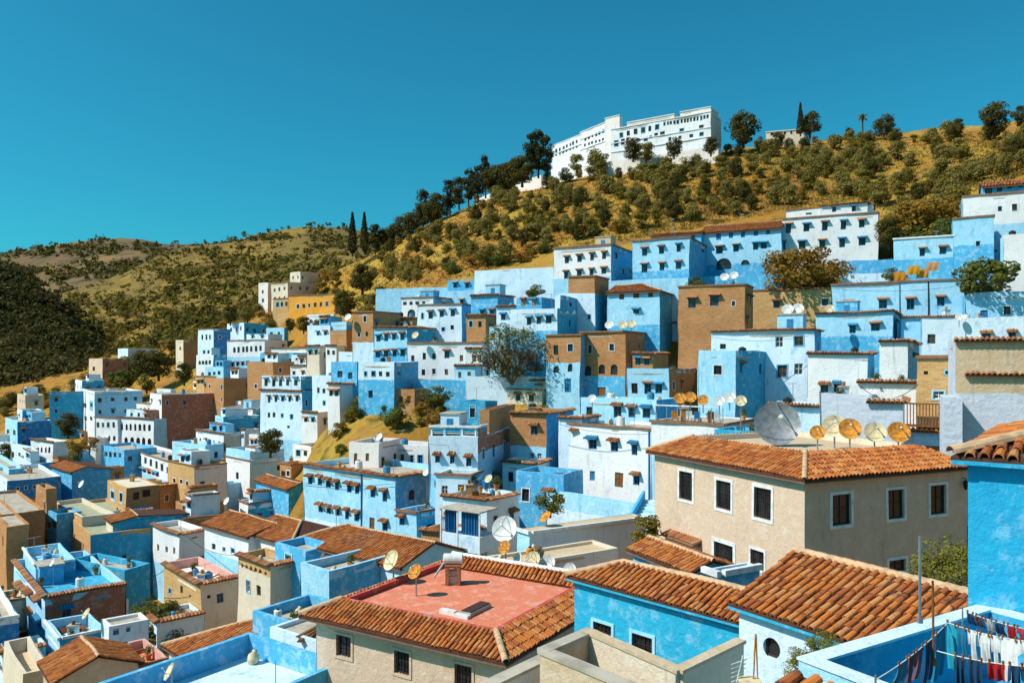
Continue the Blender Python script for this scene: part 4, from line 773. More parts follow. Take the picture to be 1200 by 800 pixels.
LM = dict(olive=leafmat('olive_leaf', (.19, .16, .042), (.38, .29, .07)), dark=leafmat('dark_leaf', (.055, .056, .014), (.13, .105, .024)), pine=leafmat('pine_needle', (.026, .034, .014), (.055, .056, .022)),
          gold=leafmat('autumn_leaf', (.40, .17, .02), (.15, .13, .022)), yel=leafmat('yellow_leaf', (.28, .20, .025), (.13, .12, .025)), dry=leafmat('dry_shrub', (.50, .25, .045), (.26, .15, .03)), grey=leafmat('grey_twig', (.20, .19, .065), (.10, .10, .035)), green=leafmat('green_leaf', (.09, .12, .022), (.17, .17, .035)))
PROTO = {}
def proto(kind, n):
    for i in range(n):
        rng = np.random.default_rng(hash(kind) % 1 + 100 * i + sum(map(ord, kind)))
        if kind == 'olive': T, C = trunkmesh(.8, .2, rng, 4, 1.2), leafmesh('crown', lobes(rng, 22, 1.7, .75, 4.1, .95, .85, 85), .19, LM['olive'], rng); H0 = 4.9
        elif kind == 'yellow': T, C = trunkmesh(.6, .17, rng, 4, 1.1), leafmesh('crown', lobes(rng, 20, 1.6, .6, 3.8, .85, .85, 85), .19, LM['yel'], rng); H0 = 4.6
        elif kind == 'broad': T, C = trunkmesh(1.2, .3, rng, 5, 1.8), leafmesh('crown', lobes(rng, 44, 2.7, 1.2, 7.4, 1.2, .85, 90), .23, LM['dark'], rng); H0 = 8.4
        elif kind == 'pine': T, C = trunkmesh(4, .26, rng, 4, 1.6, .04), leafmesh('crown', lobes(rng, 38, 1.9, 2.0, 10.6, 1.1, .75, 90), .24, LM['pine'], rng); H0 = 11.5
        elif kind == 'cypress':
            T = trunkmesh(1.5, .2, rng, 3, .5, .01); z = rng.uniform(.3, 11.4, 2600); rad = 1.15 * np.clip(z / 1.6, .35, 1) * (1 - (np.clip(z - 1.6, 0, 99) / 10.2) ** 1.25) + .06; a = rng.uniform(0, 6.283, 2600); q = np.sqrt(rng.uniform(.3, 1, 2600)) * (1 + .18 * np.sin(a * 5 + z * 2))
            C = leafmesh('crown', np.c_[rad * q * np.cos(a), rad * q * np.sin(a), z], .19, LM['pine'], rng); H0 = 11.5
        elif kind == 'autumn': T, C = trunkmesh(1.2, .2, rng, 6, 1.8), leafmesh('crown', lobes(rng, 60, 3.1, .6, 4.9, 1.0, .85, 100), .17, LM['gold'], rng); H0 = 5.8
        elif kind == 'bush': T, C = trunkmesh(.5, .08, rng, 5, .8), leafmesh('crown', lobes(rng, 20, 1.1, .15, 1.9, .55, .85, 90), .11, LM['green'], rng); H0 = 2.4
        elif kind == 'nearbush': T, C = trunkmesh(.4, .04, rng, 6, .6), leafmesh('crown', lobes(rng, 46, .95, .1, 2.0, .36, .9, 130), .045, leafmat('fresh_leaf', (.16, .17, .022), (.30, .26, .04)), rng); H0 = 2.3
        elif kind == 'dry': T, C = trunkmesh(.4, .07, rng, 5, .7), leafmesh('crown', lobes(rng, 12, 1.2, .25, 1.6, .55, .8, 60), .13, LM['dry'], rng); H0 = 2.0
        elif kind == 'twiggy':
            mb = MB(); rs = random.Random(5)
            def br(p, d, L, r, k):
                e = p + d * L; m_ = p + d * L * .5 + Vector((rs.uniform(-1, 1), rs.uniform(-1, 1), rs.uniform(-.3, .6))) * L * .08; mb.tube([p, m_, e], [r, r * .8, r * .6], 4, cap=False)
                if k: 
                    for _ in range(4 if k > 1 else 5): br(e - d * L * rs.uniform(0, .45), (d + Vector((rs.uniform(-1, 1), rs.uniform(-1, 1), rs.uniform(-.35, .75))) * .85).normalized(), L * rs.uniform(.55, .8), r * .55, k - 1)
            for _ in range(5): br(Vector((0, 0, -.3)), Vector((rs.uniform(-.7, .7), rs.uniform(-.7, .7), 1)).normalized(), 2.4, .13, 4)
            T = mb.mesh('trunk', simple('grey_bark', (.16, .13, .10), .95, 0, .35, 4)); C = leafmesh('crown', lobes(rng, 70, 3.3, 1.2, 6.9, 1.0, .85, 70), .13, LM['grey'], rng); H0 = 7.6
        elif kind == 'palm':
            mb = MB(); mb.tube([(0, 0, -.5), (.1, 0, 3), (0, .1, 6.5)], [.24, .2, .22], 7); T = mb.mesh('trunk', M['bark']); mb = MB()
            for j in range(34):
                a = j * 2.4; el = rng.uniform(-.7, 1.3); L = 1.7; pr = Vector((0, 0, 6.6)); d = Vector((math.cos(a) * math.cos(el), math.sin(a) * math.cos(el), math.sin(el))); sd = d.cross(Vector((0, 0, 1))).normalized() * .28
                for s in range(4): q = pr + d * L / 4; mb.poly(pr - sd * (1 - s * .2), pr + sd * (1 - s * .2), q + sd * (.8 - s * .2), q - sd * (.8 - s * .2)); pr = q; d = (d - Vector((0, 0, .28))).normalized()
            C = mb.mesh('crown', LM['yel']); H0 = 8.
        PROTO.setdefault(kind, []).append((T, C, H0))
for k, n in dict(olive=6, yellow=3, broad=3, pine=3, cypress=2, autumn=2, bush=4, nearbush=2, dry=3, twiggy=1, palm=1).items(): proto(k, n)
TNAME = dict(olive='olive_tree', yellow='yellowing_tree', broad='broadleaf_tree', pine='pine_tree', cypress='cypress_tree', autumn='autumn_tree', bush='bush', nearbush='bush', dry='dry_bush', twiggy='bare_tree', palm='palm_tree')
trng = random.Random(11)
def tree(kind, p, h, label, group=None, wide=1.):
    T, C, H0 = trng.choice(PROTO[kind]); o = empty(TNAME[kind], p, label, 'bush' if kind in ('bush', 'dry', 'nearbush') else 'tree', group); s = h / H0
    o.scale = (s * wide, s * wide, s); o.rotation_euler = (0, 0, trng.uniform(0, 6.28)); link('trunk', T, o); link('crown', C, o); return o
def tree_px(kind, px, py, D, hpx, label, group=None, wide=1.):
    p = P(px, py, D); return tree(kind, p, hpx * D / F, label, group, wide)
# the olive slope
crest = [(430, 292), (480, 268), (520, 250), (560, 228), (640, 210), (700, 198), (842, 184), (900, 170), (1000, 163), (1110, 161), (1150, 158), (1200, 160), (1320, 150)]
lower = [(430, 335), (500, 330), (560, 318), (650, 285), (740, 276), (820, 262), (918, 242), (1030, 240), (1045, 285), (1110, 262), (1130, 225), (1200, 200), (1320, 230)]
bare = [(1120, 165, 1190, 200), (560, 300, 660, 322), (1040, 285, 1100, 300)]
seen = []; k = 0; tries = 0
while k < 350 and tries < 9000:
    tries += 1; px = trng.uniform(436, 1300); a = np.interp(px, *zip(*crest)); b = np.interp(px, *zip(*lower)); v = trng.random() ** .85; py = a + (b - a) * v
    if any(x0 < px < x1 and y0 < py < y1 for x0, y0, x1, y1 in bare) and trng.random() < .8: continue
    golden = pnoise((px * .012, py * .03, 4.)) > .22 or (px < 660 and py > 285)
    if golden and trng.random() < .7: continue
    p = hit(px, py, 104)
    if p is None or any((p - q).length < 3.1 for q in seen): continue
    seen.append(p); k += 1; r = trng.random()
    if r < .66: tree('olive', p, trng.uniform(2.2, 4.5), 'grey-green olive tree on the dry golden slope', 'olive trees on the slope', trng.uniform(1.0, 1.3))
    elif r < .88: tree('yellow', p, trng.uniform(1.8, 3.8), 'yellowing bushy tree among the olives on the slope', 'yellowing trees on the slope', 1.1)
    else: tree('broad', p, trng.uniform(3.2, 5.), 'dark green tree among the olives on the slope', 'dark trees on the slope', .9)
# dark wood along the crest, left of the hotel
for px, py, D, h in ((452, 287, 247, 20), (462, 282, 245, 22), (473, 276, 244, 24), (484, 270, 241, 26), (496, 266, 238, 46), (505, 258, 236, 26), (516, 252, 233, 28), (527, 246, 230, 36), (538, 240, 227, 34), (549, 236, 225, 40), (560, 230, 224, 38), (569, 226, 222, 46), (580, 224, 221, 32), (591, 220, 219, 30), (602, 217, 216, 32), (612, 213, 213, 32)):
    tree_px('pine' if h > 33 else 'broad', px, py + 4, D, h + 4, 'dark tree in the wood along the crest left of the hotel', 'trees of the crest wood', 1.15 if h < 40 else .9)
for px, py, h in ((622, 208, 54), (631, 206, 56), (640, 207, 50)): tree_px('pine', px, py, 200, h, 'tall dark pine at the left end of the hotel', 'pines beside the hotel', .85)
for px, py, D, h, kd, lb in ((413, 298, 246, 50, 'cypress', 'taller of two dark cypresses on the ridge above the orange building'), (427, 296, 244, 48, 'cypress', 'dark cypress on the ridge beside its taller twin'), (440, 296, 244, 34, 'pine', 'dark pine on the ridge right of the two cypresses'),
    (938, 158, 203, 38, 'cypress', 'slim cypress on the crest beside the low white building'), (949, 160, 204, 30, 'broad', 'dark rounded tree behind the slim crest cypress'), (871, 171, 190, 42, 'broad', 'big round dark green tree right of the hotel'), (1011, 163, 203, 31, 'palm', 'single palm tree on the skyline'),
    (1036, 162, 200, 28, 'broad', 'dark tree on the skyline beside the palm'), (1165, 158, 172, 40, 'broad', 'big tree standing on the bare earth bank at the right skyline'), (1198, 148, 166, 26, 'broad', 'dark tree at the right end of the skyline'), (1112, 162, 188, 22, 'olive', 'round olive tree on the skyline left of the earth bank'),
    (700, 196, 201, 26, 'olive', 'small round tree in front of the hotel corner tower'), (742, 188, 193, 28, 'broad', 'dark tree before the long wing of the hotel'), (757, 188, 191, 24, 'yellow', 'yellow green tree before the long wing of the hotel'), (676, 200, 200, 20, 'olive', 'small tree on the terrace wall left of the hotel tower'), (790, 185, 186, 24, 'broad', 'round tree before the middle of the hotel wing'), (833, 182, 182, 22, 'broad', 'round tree at the right end of the hotel wing'),
    (941, 346, 108, 60, 'autumn', 'broad autumn tree with orange and green leaves behind the adobe wall'), (1092, 292, 112, 62, 'autumn', 'wide rust coloured thicket on the slope above the blue tower'), (1125, 258, 120, 44, 'yellow', 'yellow bush beside the rust coloured thicket'), (1075, 292, 108, 30, 'bush', 'green bush by the blue tower wall'), (1105, 288, 105, 34, 'bush', 'leafy green plant against the blue garden wall'), (1042, 290, 110, 36, 'broad', 'dark green tree at the side of the large white house'),
    (1158, 350, 87, 50, 'bush', 'grey green bush on the roof of the pale blue right-hand house'), (600, 448, 103.2, 72, 'twiggy', 'large bare tree with grey branches and thin leaves'), (514, 476, 103, 26, 'bush', 'green bush leaning on the bright blue wall'), (628, 348, 110, 16, 'bush', 'small green shrub on the roof above the hooded windows'), (815, 341, 108, 18, 'bush', 'green shrub on top of the brown adobe house'),
    (645, 600, 60, 26, 'bush', 'potted green tree against the turquoise wall'), (758, 640, 45, 40, 'yellow', 'yellow green shrub at the foot of the blue stairs'), (1112, 704, 22, 74, 'nearbush', 'yellow green bush squeezed between tan house and turquoise wall'),
    (80, 512, 165, 30, 'broad', 'round dark green tree below the turquoise slabs'), (317, 534, 128, 34, 'broad', 'round green tree at the foot of the tall blue house'), (216, 450, 196, 26, 'broad', 'round green tree at the far edge of the town'), (170, 446, 215, 38, 'broad', 'large dark tree beside the brown barn'), (142, 456, 212, 24, 'bush', 'bright green tree before the brown barn'), (172, 458, 205, 22, 'yellow', 'yellow green tree under the large dark tree'), (186, 444, 214, 36, 'broad', 'second dark tree right of the brown barn'),
    (405, 372, 190, 34, 'broad', 'large dark tree right of the orange building'), (400, 364, 216, 24, 'broad', 'dark tree against the right end of the orange building'), (340, 388, 206, 16, 'broad', 'dark round tree below the orange building'), (356, 390, 206, 20, 'broad', 'dark tree standing below the ochre building'), (374, 384, 206, 12, 'bush', 'low wide bush under the orange building'), (270, 380, 218, 22, 'broad', 'dark tree above the white lit house'), (430, 372, 175, 30, 'olive', 'grey tree among rocks left of the dry slope'), (447, 362, 170, 28, 'broad', 'dark shrub below the rocks'), (425, 344, 190, 36, 'broad', 'spreading dark tree below the cypresses'), (290, 376, 224, 20, 'olive', 'grey olive behind the white lit house'),
    (8, 540, 168, 22, 'broad', 'dark green tree at the left edge beside the pale house'), (1046, 330, 98, 18, 'bush', 'small plant on the roof with orange blankets'), (260, 530, 146, 12, 'bush', 'potted shrubs on the white roof with tile edge'), (105, 528, 160, 16, 'dry', 'dry bush among low roofs on the left'), (92, 530, 158, 18, 'dry', 'rusty dry bush beside the round-fronted house')):
    tree_px(kd, px, py, D, h, lb, None, 1.15 if kd == 'nearbush' else (1.45 if kd in ('autumn',) else (1.35 if kd in ('bush', 'twiggy') else 1.15)))
for i in range(30):      # cliff garden below the blue houses
    px = trng.uniform(362, 520); py = trng.uniform(468, 535) if px < 430 else trng.uniform(472, 506); p = hit(px, py, 80, 135)
    if p is not None: tree(trng.choice(('bush', 'dry', 'yellow', 'dry', 'bush')), p, trng.uniform(1.2, 3.0), 'shrub on the steep earth bank below the turquoise house', 'shrubs of the steep bank', 1.2)
for i in range(12):      # gully plants beside the weathered tan house
    p = P(trng.uniform(160, 208), trng.uniform(728, 775), trng.uniform(60, 66)); tree(trng.choice(('bush', 'bush', 'yellow')), p, trng.uniform(1.3, 2.2), 'leafy shrub in the gully beside the weathered tan house', 'gully shrubs', 1.1)
for px, py, kd in ((420, 330, 'dry'), (470, 322, 'bush'), (505, 318, 'dry'), (530, 322, 'bush'), (555, 314, 'dry'), (575, 306, 'dry'), (590, 310, 'bush'), (620, 300, 'dry'), (640, 296, 'bush'), (450, 325, 'dry'), (485, 312, 'dry'), (545, 300, 'bush'), (610, 308, 'dry'), (695, 278, 'bush'), (725, 272, 'dry')):
    p = hit(px, py, 118)
    if p is not None: tree(kd, p, trng.uniform(2.2, 3.6), 'low shrub on the rusty ground just above the town', 'shrubs above the town', 1.3)
nb = 0
for i in range(900):     # trees and bushes between the far edge of the town and the hills
    px = trng.uniform(0, 395); py = trng.uniform(np.interp(px, (0, 100, 200, 300, 400), (474, 448, 405, 362, 322)), np.interp(px, (0, 100, 200, 300, 400), (492, 470, 432, 395, 352))); p = hit(px, py, 150, 340)
    if p is None or p.y < 196 or any((p - q).length < 4.2 for q in seen): continue
    seen.append(p); nb += 1; kd = trng.choice(('olive', 'yellow', 'broad', 'dry', 'olive')); tree(kd, p, trng.uniform(2.4, 5.), {'olive': 'grey-green tree beyond the far edge of the town', 'yellow': 'yellowing tree beyond the far edge of the town', 'broad': 'dark tree beyond the far edge of the town', 'dry': 'dry rusty bush beyond the far edge of the town'}[kd], {'olive': 'grey-green trees beyond the town', 'yellow': 'yellowing trees beyond the town', 'broad': 'dark trees beyond the town', 'dry': 'dry bushes beyond the town'}[kd], 1.2)
    if nb > 75: break
# ground cover: dry grass tufts and low scrub on the hill, woods of the far hills
def cover(name, pts, size, n, mat, h=1., spread=1.):
    rng = np.random.default_rng(len(pts)); c = np.repeat(np.array([tuple(p) for p in pts]).reshape(-1, 3), n, 0); o = rng.normal(size=c.shape) * np.array([.5, .5, .35]) * spread; o[:, 2] = np.abs(o[:, 2]) * h
    s = np.repeat(rng.uniform(.6, 1.4, len(pts)), n)[:, None]; nn = o / (np.linalg.norm(o, axis=1)[:, None] + 1e-6) + [0, 0, .4]; me = leafmesh(name, np.c_[c + o * s, nn], size, mat, rng); o = tag(link(name, me), kind='stuff'); return o
pts = {'dry': [], 'yel': [], 'dark': [], 'gold': []}
for i in range(10500):
    px = trng.uniform(0 if i % 5 == 0 else 395, 1290); a = np.interp(px, *zip(*crest)) if px > 430 else np.interp(px, (0, 100, 200, 300, 400), (472, 446, 403, 360, 303)); b = np.interp(px, *zip(*lower)) if px > 430 else np.interp(px, (0, 100, 200, 300, 400), (496, 474, 436, 398, 356)); py = trng.uniform(a - 1, b + 6); p = hit(px, py, 104)
    if p is not None: pts['dark' if pnoise((p.x * .07, p.y * .07, 1.)) > .28 else trng.choice(('dry', 'yel', 'yel', 'gold', 'dark'))].append(p)
for k, lab in (('dry', 'tufts of dry brown grass on the slope'), ('yel', 'yellow green scrub on the slope'), ('dark', 'low dark scrub on the slope'), ('gold', 'rust coloured dry weeds on the slope')):
    o = cover(dict(dry='dry_grass', yel='scrub', dark='dark_scrub', gold='weeds')[k], pts[k], .17, 9, LM[k], .9, .75); tag(o, lab, 'grass')
def wood(on, name, n, box, size, lab, mat, skip=None, spread=2.2, leaves=13):
    P_ = []; 
    for i in range(n):
        px, py = trng.uniform(box[0], box[2]), trng.uniform(box[1], box[3])
        if skip and skip(px, py): continue
        p = on(px, py)
        if p is not None: P_.append(p + Vector((trng.uniform(-5, 5), trng.uniform(-5, 5), spread * .4)))
    o = cover(name, P_, size, leaves, mat, 1.1, spread); tag(o, lab, 'wood')
wood(lef, 'wooded_slope', 3600, (-60, 305, 145, 480), 1.0, 'dark pine wood covering the left-hand hill', LM['pine'], lambda px, py: pnoise((px * .05, py * .08, 5.)) > .35, 2.5, 18)
wood(lef, 'wooded_slope', 1500, (-60, 305, 145, 480), .8, 'lighter green trees scattered through the pine wood', LM['dark'], lambda px, py: pnoise((px * .06, py * .06, 3.)) < -.1, 2.0, 14)
field = lambda px, py: (70 < px < 195 and 318 + (195 - px) * .09 < py < 346 and trng.random() < .985) or (pnoise((px * .03, py * .06, 8.)) > .12 and trng.random() < .82)
wood(mid, 'ridge_wood', 4200, (60, 262, 520, 445), 1.3, 'green wood scattered over the golden hill and ridge', LM['dark'], field, 2.6)
wood(mid, 'hill_scrub', 2600, (60, 300, 420, 450), 1.0, 'yellow brown scrub on the golden hill', LM['yel'], lambda px, py: field(px, py) and trng.random() < .6, 2.0)
wood(far, 'distant_wood', 1500, (0, 278, 330, 345), 3.0, 'distant dark trees on the far hill', LM['dark'], lambda px, py: pnoise((px * .03, py * .07, 2.)) < -.02, 6)
# ------------------------------------------------------------------ small things; supports are found by casting rays into the built town
def dep(): bpy.context.view_layer.update(); return bpy.context.evaluated_depsgraph_get()
DG = dep()
def look(px, py): 
    d = P(px, py, 1).normalized(); r = SC.ray_cast(DG, d * .6, d); return (r[1], r[4]) if r[0] else (None, None)
def under(p, up=.0):
    r = SC.ray_cast(DG, Vector((p[0], p[1], p[2] + up)), Vector((0, 0, -1))); return r[1].z if r[0] else None
def rootof(o):
    while o.parent: o = o.parent
    return o
# --- low infill houses where bare ground would show between the houses
inr = random.Random(3); town = [(0, 500), (120, 470), (200, 430), (300, 405), (400, 405), (470, 360), (560, 350), (660, 345), (800, 340), (900, 345), (980, 340), (1100, 330), (1200, 330)]
PAL = ['WB', 'LB', 'W', 'SB', 'BR', 'WB', 'OC', 'PW', 'RB', 'W', 'BR', 'PW', 'CR']; WORDS = dict(RB='red-brown', CR='cream', WB='pale blue', LB='light blue', W='white', SB='bright blue', BR='brown', OC='ochre', PW='cream white')
used = set(); nfill = 0
for rnd_ in range(3):
    DG = dep(); new = []
    for i in range(380):
        px = inr.uniform(-40, 1300); py = inr.uniform(np.interp(px, *zip(*town)) + 6, 792)
        if (352 < px < 525 and 445 < py < 545) or (150 < px < 212 and 690 < py < 770): continue
        q, o = look(px, py)
        if o is None or o.name != 'ground' or q.y > 215: continue
        if any((q - r_).length < 5.5 for r_ in new): continue
        new.append(q)
        if len(new) > 26: break
    for q in new:
        near = min((v for v in VOLS if v.label), key=lambda v: (Vector((v.C.x, v.C.y, v.zb)) - q).length); c = inr.choice(PAL)
        base = near.label.split(' with ')[0].split(' of ')[0].split(' under ')[0].split(' and ')[0].split(' above ')[0].split(' beside ')[0].split(' behind ')[0].split(' below ')[0]
        for kd in ('low %s roof wedged beside the %s', 'small %s outbuilding against the %s', 'squat %s annex close to the %s', 'narrow %s infill house next to the %s', 'tiny %s yard house at the foot of the %s', 'plain %s lean-to near the %s', 'square %s hut by the %s'):
            lb = kd % (WORDS[c], base); 
            if lb not in used: break
        else: continue
        if len(lb.split()) > 16: lb = ' '.join(lb.split()[:16])
        used.add(lb); nfill += 1; th = 46 if q.x < -8 else 30; h = inr.uniform(2.0, 3.2) + 2.0
        t = R(th); Lw = inr.uniform(3.2, 5.5); C_ = Vector((q.x, q.y)) + Vector((math.cos(t), -math.sin(t))) * Lw * .5 + Vector((math.sin(t), math.cos(t))) * .4
        ppx = lambda f: CX + F * (C_.x - math.cos(t) * Lw * f) / (C_.y + math.sin(t) * Lw * f); ppy = HY - F * (q.z + h - 3.1) / (C_.y + 1)
        sc = F / C_.y; house(lb, 0, 0, None, 0, 0, C_.y, th, c, c if inr.random() < .5 else ('SB' if c in ('WB', 'LB', 'SB') else c), inr.choice('nttl'), C=(C_.x, C_.y, q.z + h - 2.0, q.z - .6), Lw=Lw, Rw=inr.uniform(3.5, 6), ground=False,
            win=f'F {ppx(.3):.1f},{ppy:.1f} {ppx(.7):.1f},{ppy - .3:.1f} 2 {.6 * sc:.1f}x{.9 * sc:.1f} {inr.choice("pabp")}', group='infill houses between the larger ones')
# small houses stepping down from the larger ones of the left and centre quarters
AN = random.Random(55); POOL = [v for v in list(VOLS) if v.label and 50 < v.D < 200 and v.root.get('category') == 'house' and v.C.x < 4 and v.Lw > 2.5 and 'tile' not in v.label and not v.label.startswith(('long light blue', 'white courtyard', 'white rooftop'))]; AN.shuffle(POOL); na = 0
for v in POOL:
    if na >= 64: break
    side = AN.random(); Lw = AN.uniform(2.2, 3.8); Rw = AN.uniform(2.2, 3.6); c = AN.choice(PAL)
    if side < .55: C_ = v.C - v.ax * AN.uniform(-.5, max(v.Lw - Lw, .1)) - v.ay * (Rw - .15)
    else: C_ = v.C + v.ax * (Lw - .15) + v.ay * AN.uniform(0, max(v.Rw - Rw, .1))
    hgt = v.zt - v.zb
    if hgt < 3.4: continue
    top = v.zb + hgt * AN.uniform(.35, .6); f = F / C_.y; nm = v.label.split(' with ')[0].split(' of ')[0].split(' under ')[0].split(' and ')[0].split(' above ')[0].split(' beside ')[0].split(' behind ')[0].split(' below ')[0]
    lb = 'small %s house stepping down from the %s' % (WORDS[c], nm)
    if lb in used or len(lb.split()) > 16: continue
    used.add(lb); na += 1; px = lambda q: CX + F * (C_.x - v.ax.x * Lw * q) / (C_.y - v.ax.y * Lw * q); py = HY - F * (top - 1.3) / C_.y
    house(lb, 0, 0, None, 0, 0, C_.y, -math.degrees(v.rz), c, c if AN.random() < .6 else ('SB' if c in ('WB', 'LB', 'SB') else c), AN.choice('nttl'), C=(C_.x, C_.y, top, v.zb - 1), Lw=Lw, Rw=Rw, ground=False, par=AN.uniform(.3, .8), win=f'F {px(.28):.1f},{py:.1f} {px(.74):.1f},{py:.1f} 2 {.5 * f:.1f}x{.85 * f:.1f} {AN.choice("pabdp")}', group='small houses stepping down the hill')
DG = dep()
# --- satellite dishes
def dish(px, py, D, r, mat, label, az=-25, el=32, pole=None, group='satellite dishes on the roofs'):
    c = P(px, py, D); a = R(az); e = R(el); n = Vector((math.sin(a) * math.cos(e), -math.cos(a) * math.cos(e), math.sin(e)))
    z = under(c, .0); z = c.z - .9 if z is None or c.z - z > 6 else z
    o = empty('satellite_dish', (c.x, c.y, z), label, 'satellite dish', group); u = n.cross(Vector((0, 0, 1))).normalized(); v = u.cross(n) * -1; C0 = Vector((0, 0, c.z - z)); mb = MB(); vs = []; K = 22
    for (f, dz) in ((0, 0), (.35, .03), (.7, .12), (1., .25)): 
        for k in range(K): t = 6.2832 * k / K; vs.append(C0 + (u * math.cos(t) + v * math.sin(t)) * r * f + n * r * dz)
    fs = [((j * K + k), j * K + (k + 1) % K, (j + 1) * K + (k + 1) % K, (j + 1) * K + k) for j in range(3) for k in range(K)]
    mb.add(vs, fs); mb.add([x - n * r * .05 for x in vs], fs); mb.add([vs[3 * K + k] for k in range(K)] + [vs[3 * K + k] - n * r * .05 for k in range(K)], [(k, (k + 1) % K, K + (k + 1) % K, K + k) for k in range(K)])
    mb.build('reflector', M[mat], o, smooth=True)
    mb = MB(); tip = C0 + n * r * .95 - v * r * .1
    for q in ((u * .0 - v * 1.0), (u * .85 + v * .5), (u * -.85 + v * .5)): mb.tube([C0 + q * r * .95 + n * r * .24, tip], r * .022 + .004, 4)
    mb.build('feed_arm', M['galv'], o); mb = MB(); mb.tube([tip - n * r * .04, tip + n * r * .18], r * .09, 8); mb.build('receiver', M['plast_w'], o)
    mb = MB(); b = C0 - n * r * .12; mb.tube([(b.x, b.y, -.05), (b.x, b.y, b.z), tuple(C0)], [.03 + r * .02] * 3, 6); mb.build('mast', M['galv'], o)
    return o
for a in ((910, 497, 43.5, 1.22, 'dishg', 'great grey mesh dish behind the large tan house', -8, 18), (958, 507, 41, .38, 'rust', 'small rusty dish leftmost of the row on the tan house'.replace('leftmost of', 'beside the great grey one in'), -20, 25),
          (978, 500, 42, .62, 'dishc', 'cream dish behind the rusty ones on the tan house', -20, 25), (996, 503, 40.5, .55, 'rust', 'rust orange dish with bright face between two cream ones', -18, 25), (1025, 507, 41, .55, 'dishc', 'streaked cream dish between two rust orange ones', -12, 28), (1053, 507, 41.5, .57, 'rust', 'rust orange dish at the end of the row near the stone house', -12, 28),
          (797, 467, 60, .46, 'rust', 'rusty dish at the start of the row above the cafe terrace', -15, 30), (809, 466, 60.5, .46, 'rust', 'second rusty dish above the cafe terrace', -15, 30), (824, 469, 60, .42, 'rust', 'third rusty dish above the cafe terrace next to a white one', -15, 30), (843, 470, 59, .40, 'dishw', 'white dish next to the rusty three above the cafe terrace', -15, 30), (855, 466, 60, .45, 'dishw', 'middle white dish above the cafe terrace', -15, 30), (868, 470, 59, .44, 'dishc', 'cream dish at the blue end of the cafe terrace', -15, 30),
          (460, 657, 35.5, .47, 'dishc', 'large cream dish on the red terrace parapet', -50, 30), (487, 670, 33.6, .34, 'rust', 'rusty dish on tripod legs standing on the red terrace', -40, 35), (592, 620, 42.5, .70, 'dishw', 'large white dish behind the red terrace', -20, 25), (592, 641, 41.5, .36, 'rust', 'rusty dish in front of the large white dish', -35, 25), (608, 655, 41.5, .36, 'dishw', 'white dish turned aside behind the red terrace', -60, 20), (625, 655, 41, .40, 'dishc', 'yellowed dish between two white ones behind the red terrace', -25, 30), (643, 658, 41, .37, 'dishw', 'clean white round dish behind the red terrace edge', -20, 20), (668, 667, 40, .34, 'dishw', 'white dish half hidden by the blue tiled house', -20, 20),
          (640, 606, 49, .42, 'rust', 'crumpled rusty dish on the cracked cream roof', -60, 45), (573, 561, 62, .36, 'dishc', 'tilted cream dish above the cluttered rooftop', -45, 35), (730, 381, 98, .55, 'dishc', 'yellow dish on the brown adobe roof', -20, 30), (740, 380, 98.5, .55, 'dishc', 'second yellow dish on the brown adobe roof', -20, 30), (714, 381, 97, .55, 'dishw', 'grey white dish on the brown adobe roof', -20, 30), (923, 363, 84, .6, 'dishw', 'white dish before the blank adobe wall', -20, 28), (935, 362, 84, .6, 'dishw', 'twin white dish before the blank adobe wall', -20, 28), (849, 325, 109, .6, 'dishw', 'white dish on the blue yard wall under the arch', -20, 28), (860, 323, 109, .6, 'dishw', 'second white dish on the blue yard wall under the arch', -20, 28), (1036, 409, 70, .45, 'dishw', 'white dish beside the small sunlit white house', -20, 28), (972, 362, 88, .5, 'dishc', 'cream dish at the corner of the tile-edged blue house', -20, 28),
          (102, 719, 57, .42, 'dishc', 'rusty cream dish on the deep blue terrace', -50, 35), (200, 787, 30.5, .34, 'dishc', 'cream dish beside the steel tank in the turquoise terrace', -60, 30), (62, 659, 72, .35, 'dishw', 'pale dish on the turquoise walled terrace', -40, 30), (96, 567, 118, .6, 'dishw', 'pale dish among the left quarter roofs', -40, 30), (266, 587, 100, .5, 'dishw', 'grey white dish on the broken adobe block', -40, 30), (500, 553, 74, .4, 'dishw', 'white dish at the corner of the long blue house', -40, 30), (445, 512, 86, .45, 'dishw', 'white dish on the white rooftop house', -40, 30), (1124, 372, 80, .4, 'dishw', 'small white dish on the pale wall', -20, 30), (694, 467, 78, .42, 'dishw', 'white dish on the blue rooftop rooms', -20, 30), (408, 372, 121, .6, 'dishw', 'white dish on the brown house with two windows', -30, 30), (487, 393, 112, .55, 'dishc', 'cream dish on the white house by the bare tree', -30, 30)):
    dish(a[0], a[1], a[2], a[3], a[4], a[5], *a[6:])
# --- poles, pipes, antennas
def pole(name, cat, label, a, b, r, mat='galv', extra=None):
    a, b = Vector(a), Vector(b); o = empty(name, a, label, cat); mb = MB(); mb.tube([(0, 0, 0), tuple(b - a)], r, 6); mb.build('shaft', M[mat], o)
    mb = MB(); mb.tube([(0, 0, -.04), (0, 0, .04)], r * 2.2, 8); mb.build('foot', M[mat], o)
    if extra: extra(o, b - a)
    return o
def yagi(o, t):
    mb = MB(); d = Vector((.5, .85, 0)); s = Vector((.85, -.5, 0)); mb.tube([t - d * .7, t + d * .7], .012, 4)
    for k in range(7): q = t + d * (-.65 + .21 * k); mb.tube([q - s * (.38 - .03 * k), q + s * (.38 - .03 * k)], .009, 4)
    mb.build('antenna_array', M['galv'], o)
def stand(px, py, D):
    p = P(px, py, D); z = under(p, 1.2); p.z = z if z is not None and abs(z - p.z) < 3 else p.z; return p
pole('vent_pipe', 'pipe', 'tall bare galvanised pipe in front of the broad orange tile roof', P(1078, 726, 11.6), P(1078, 628, 11.6), .02)
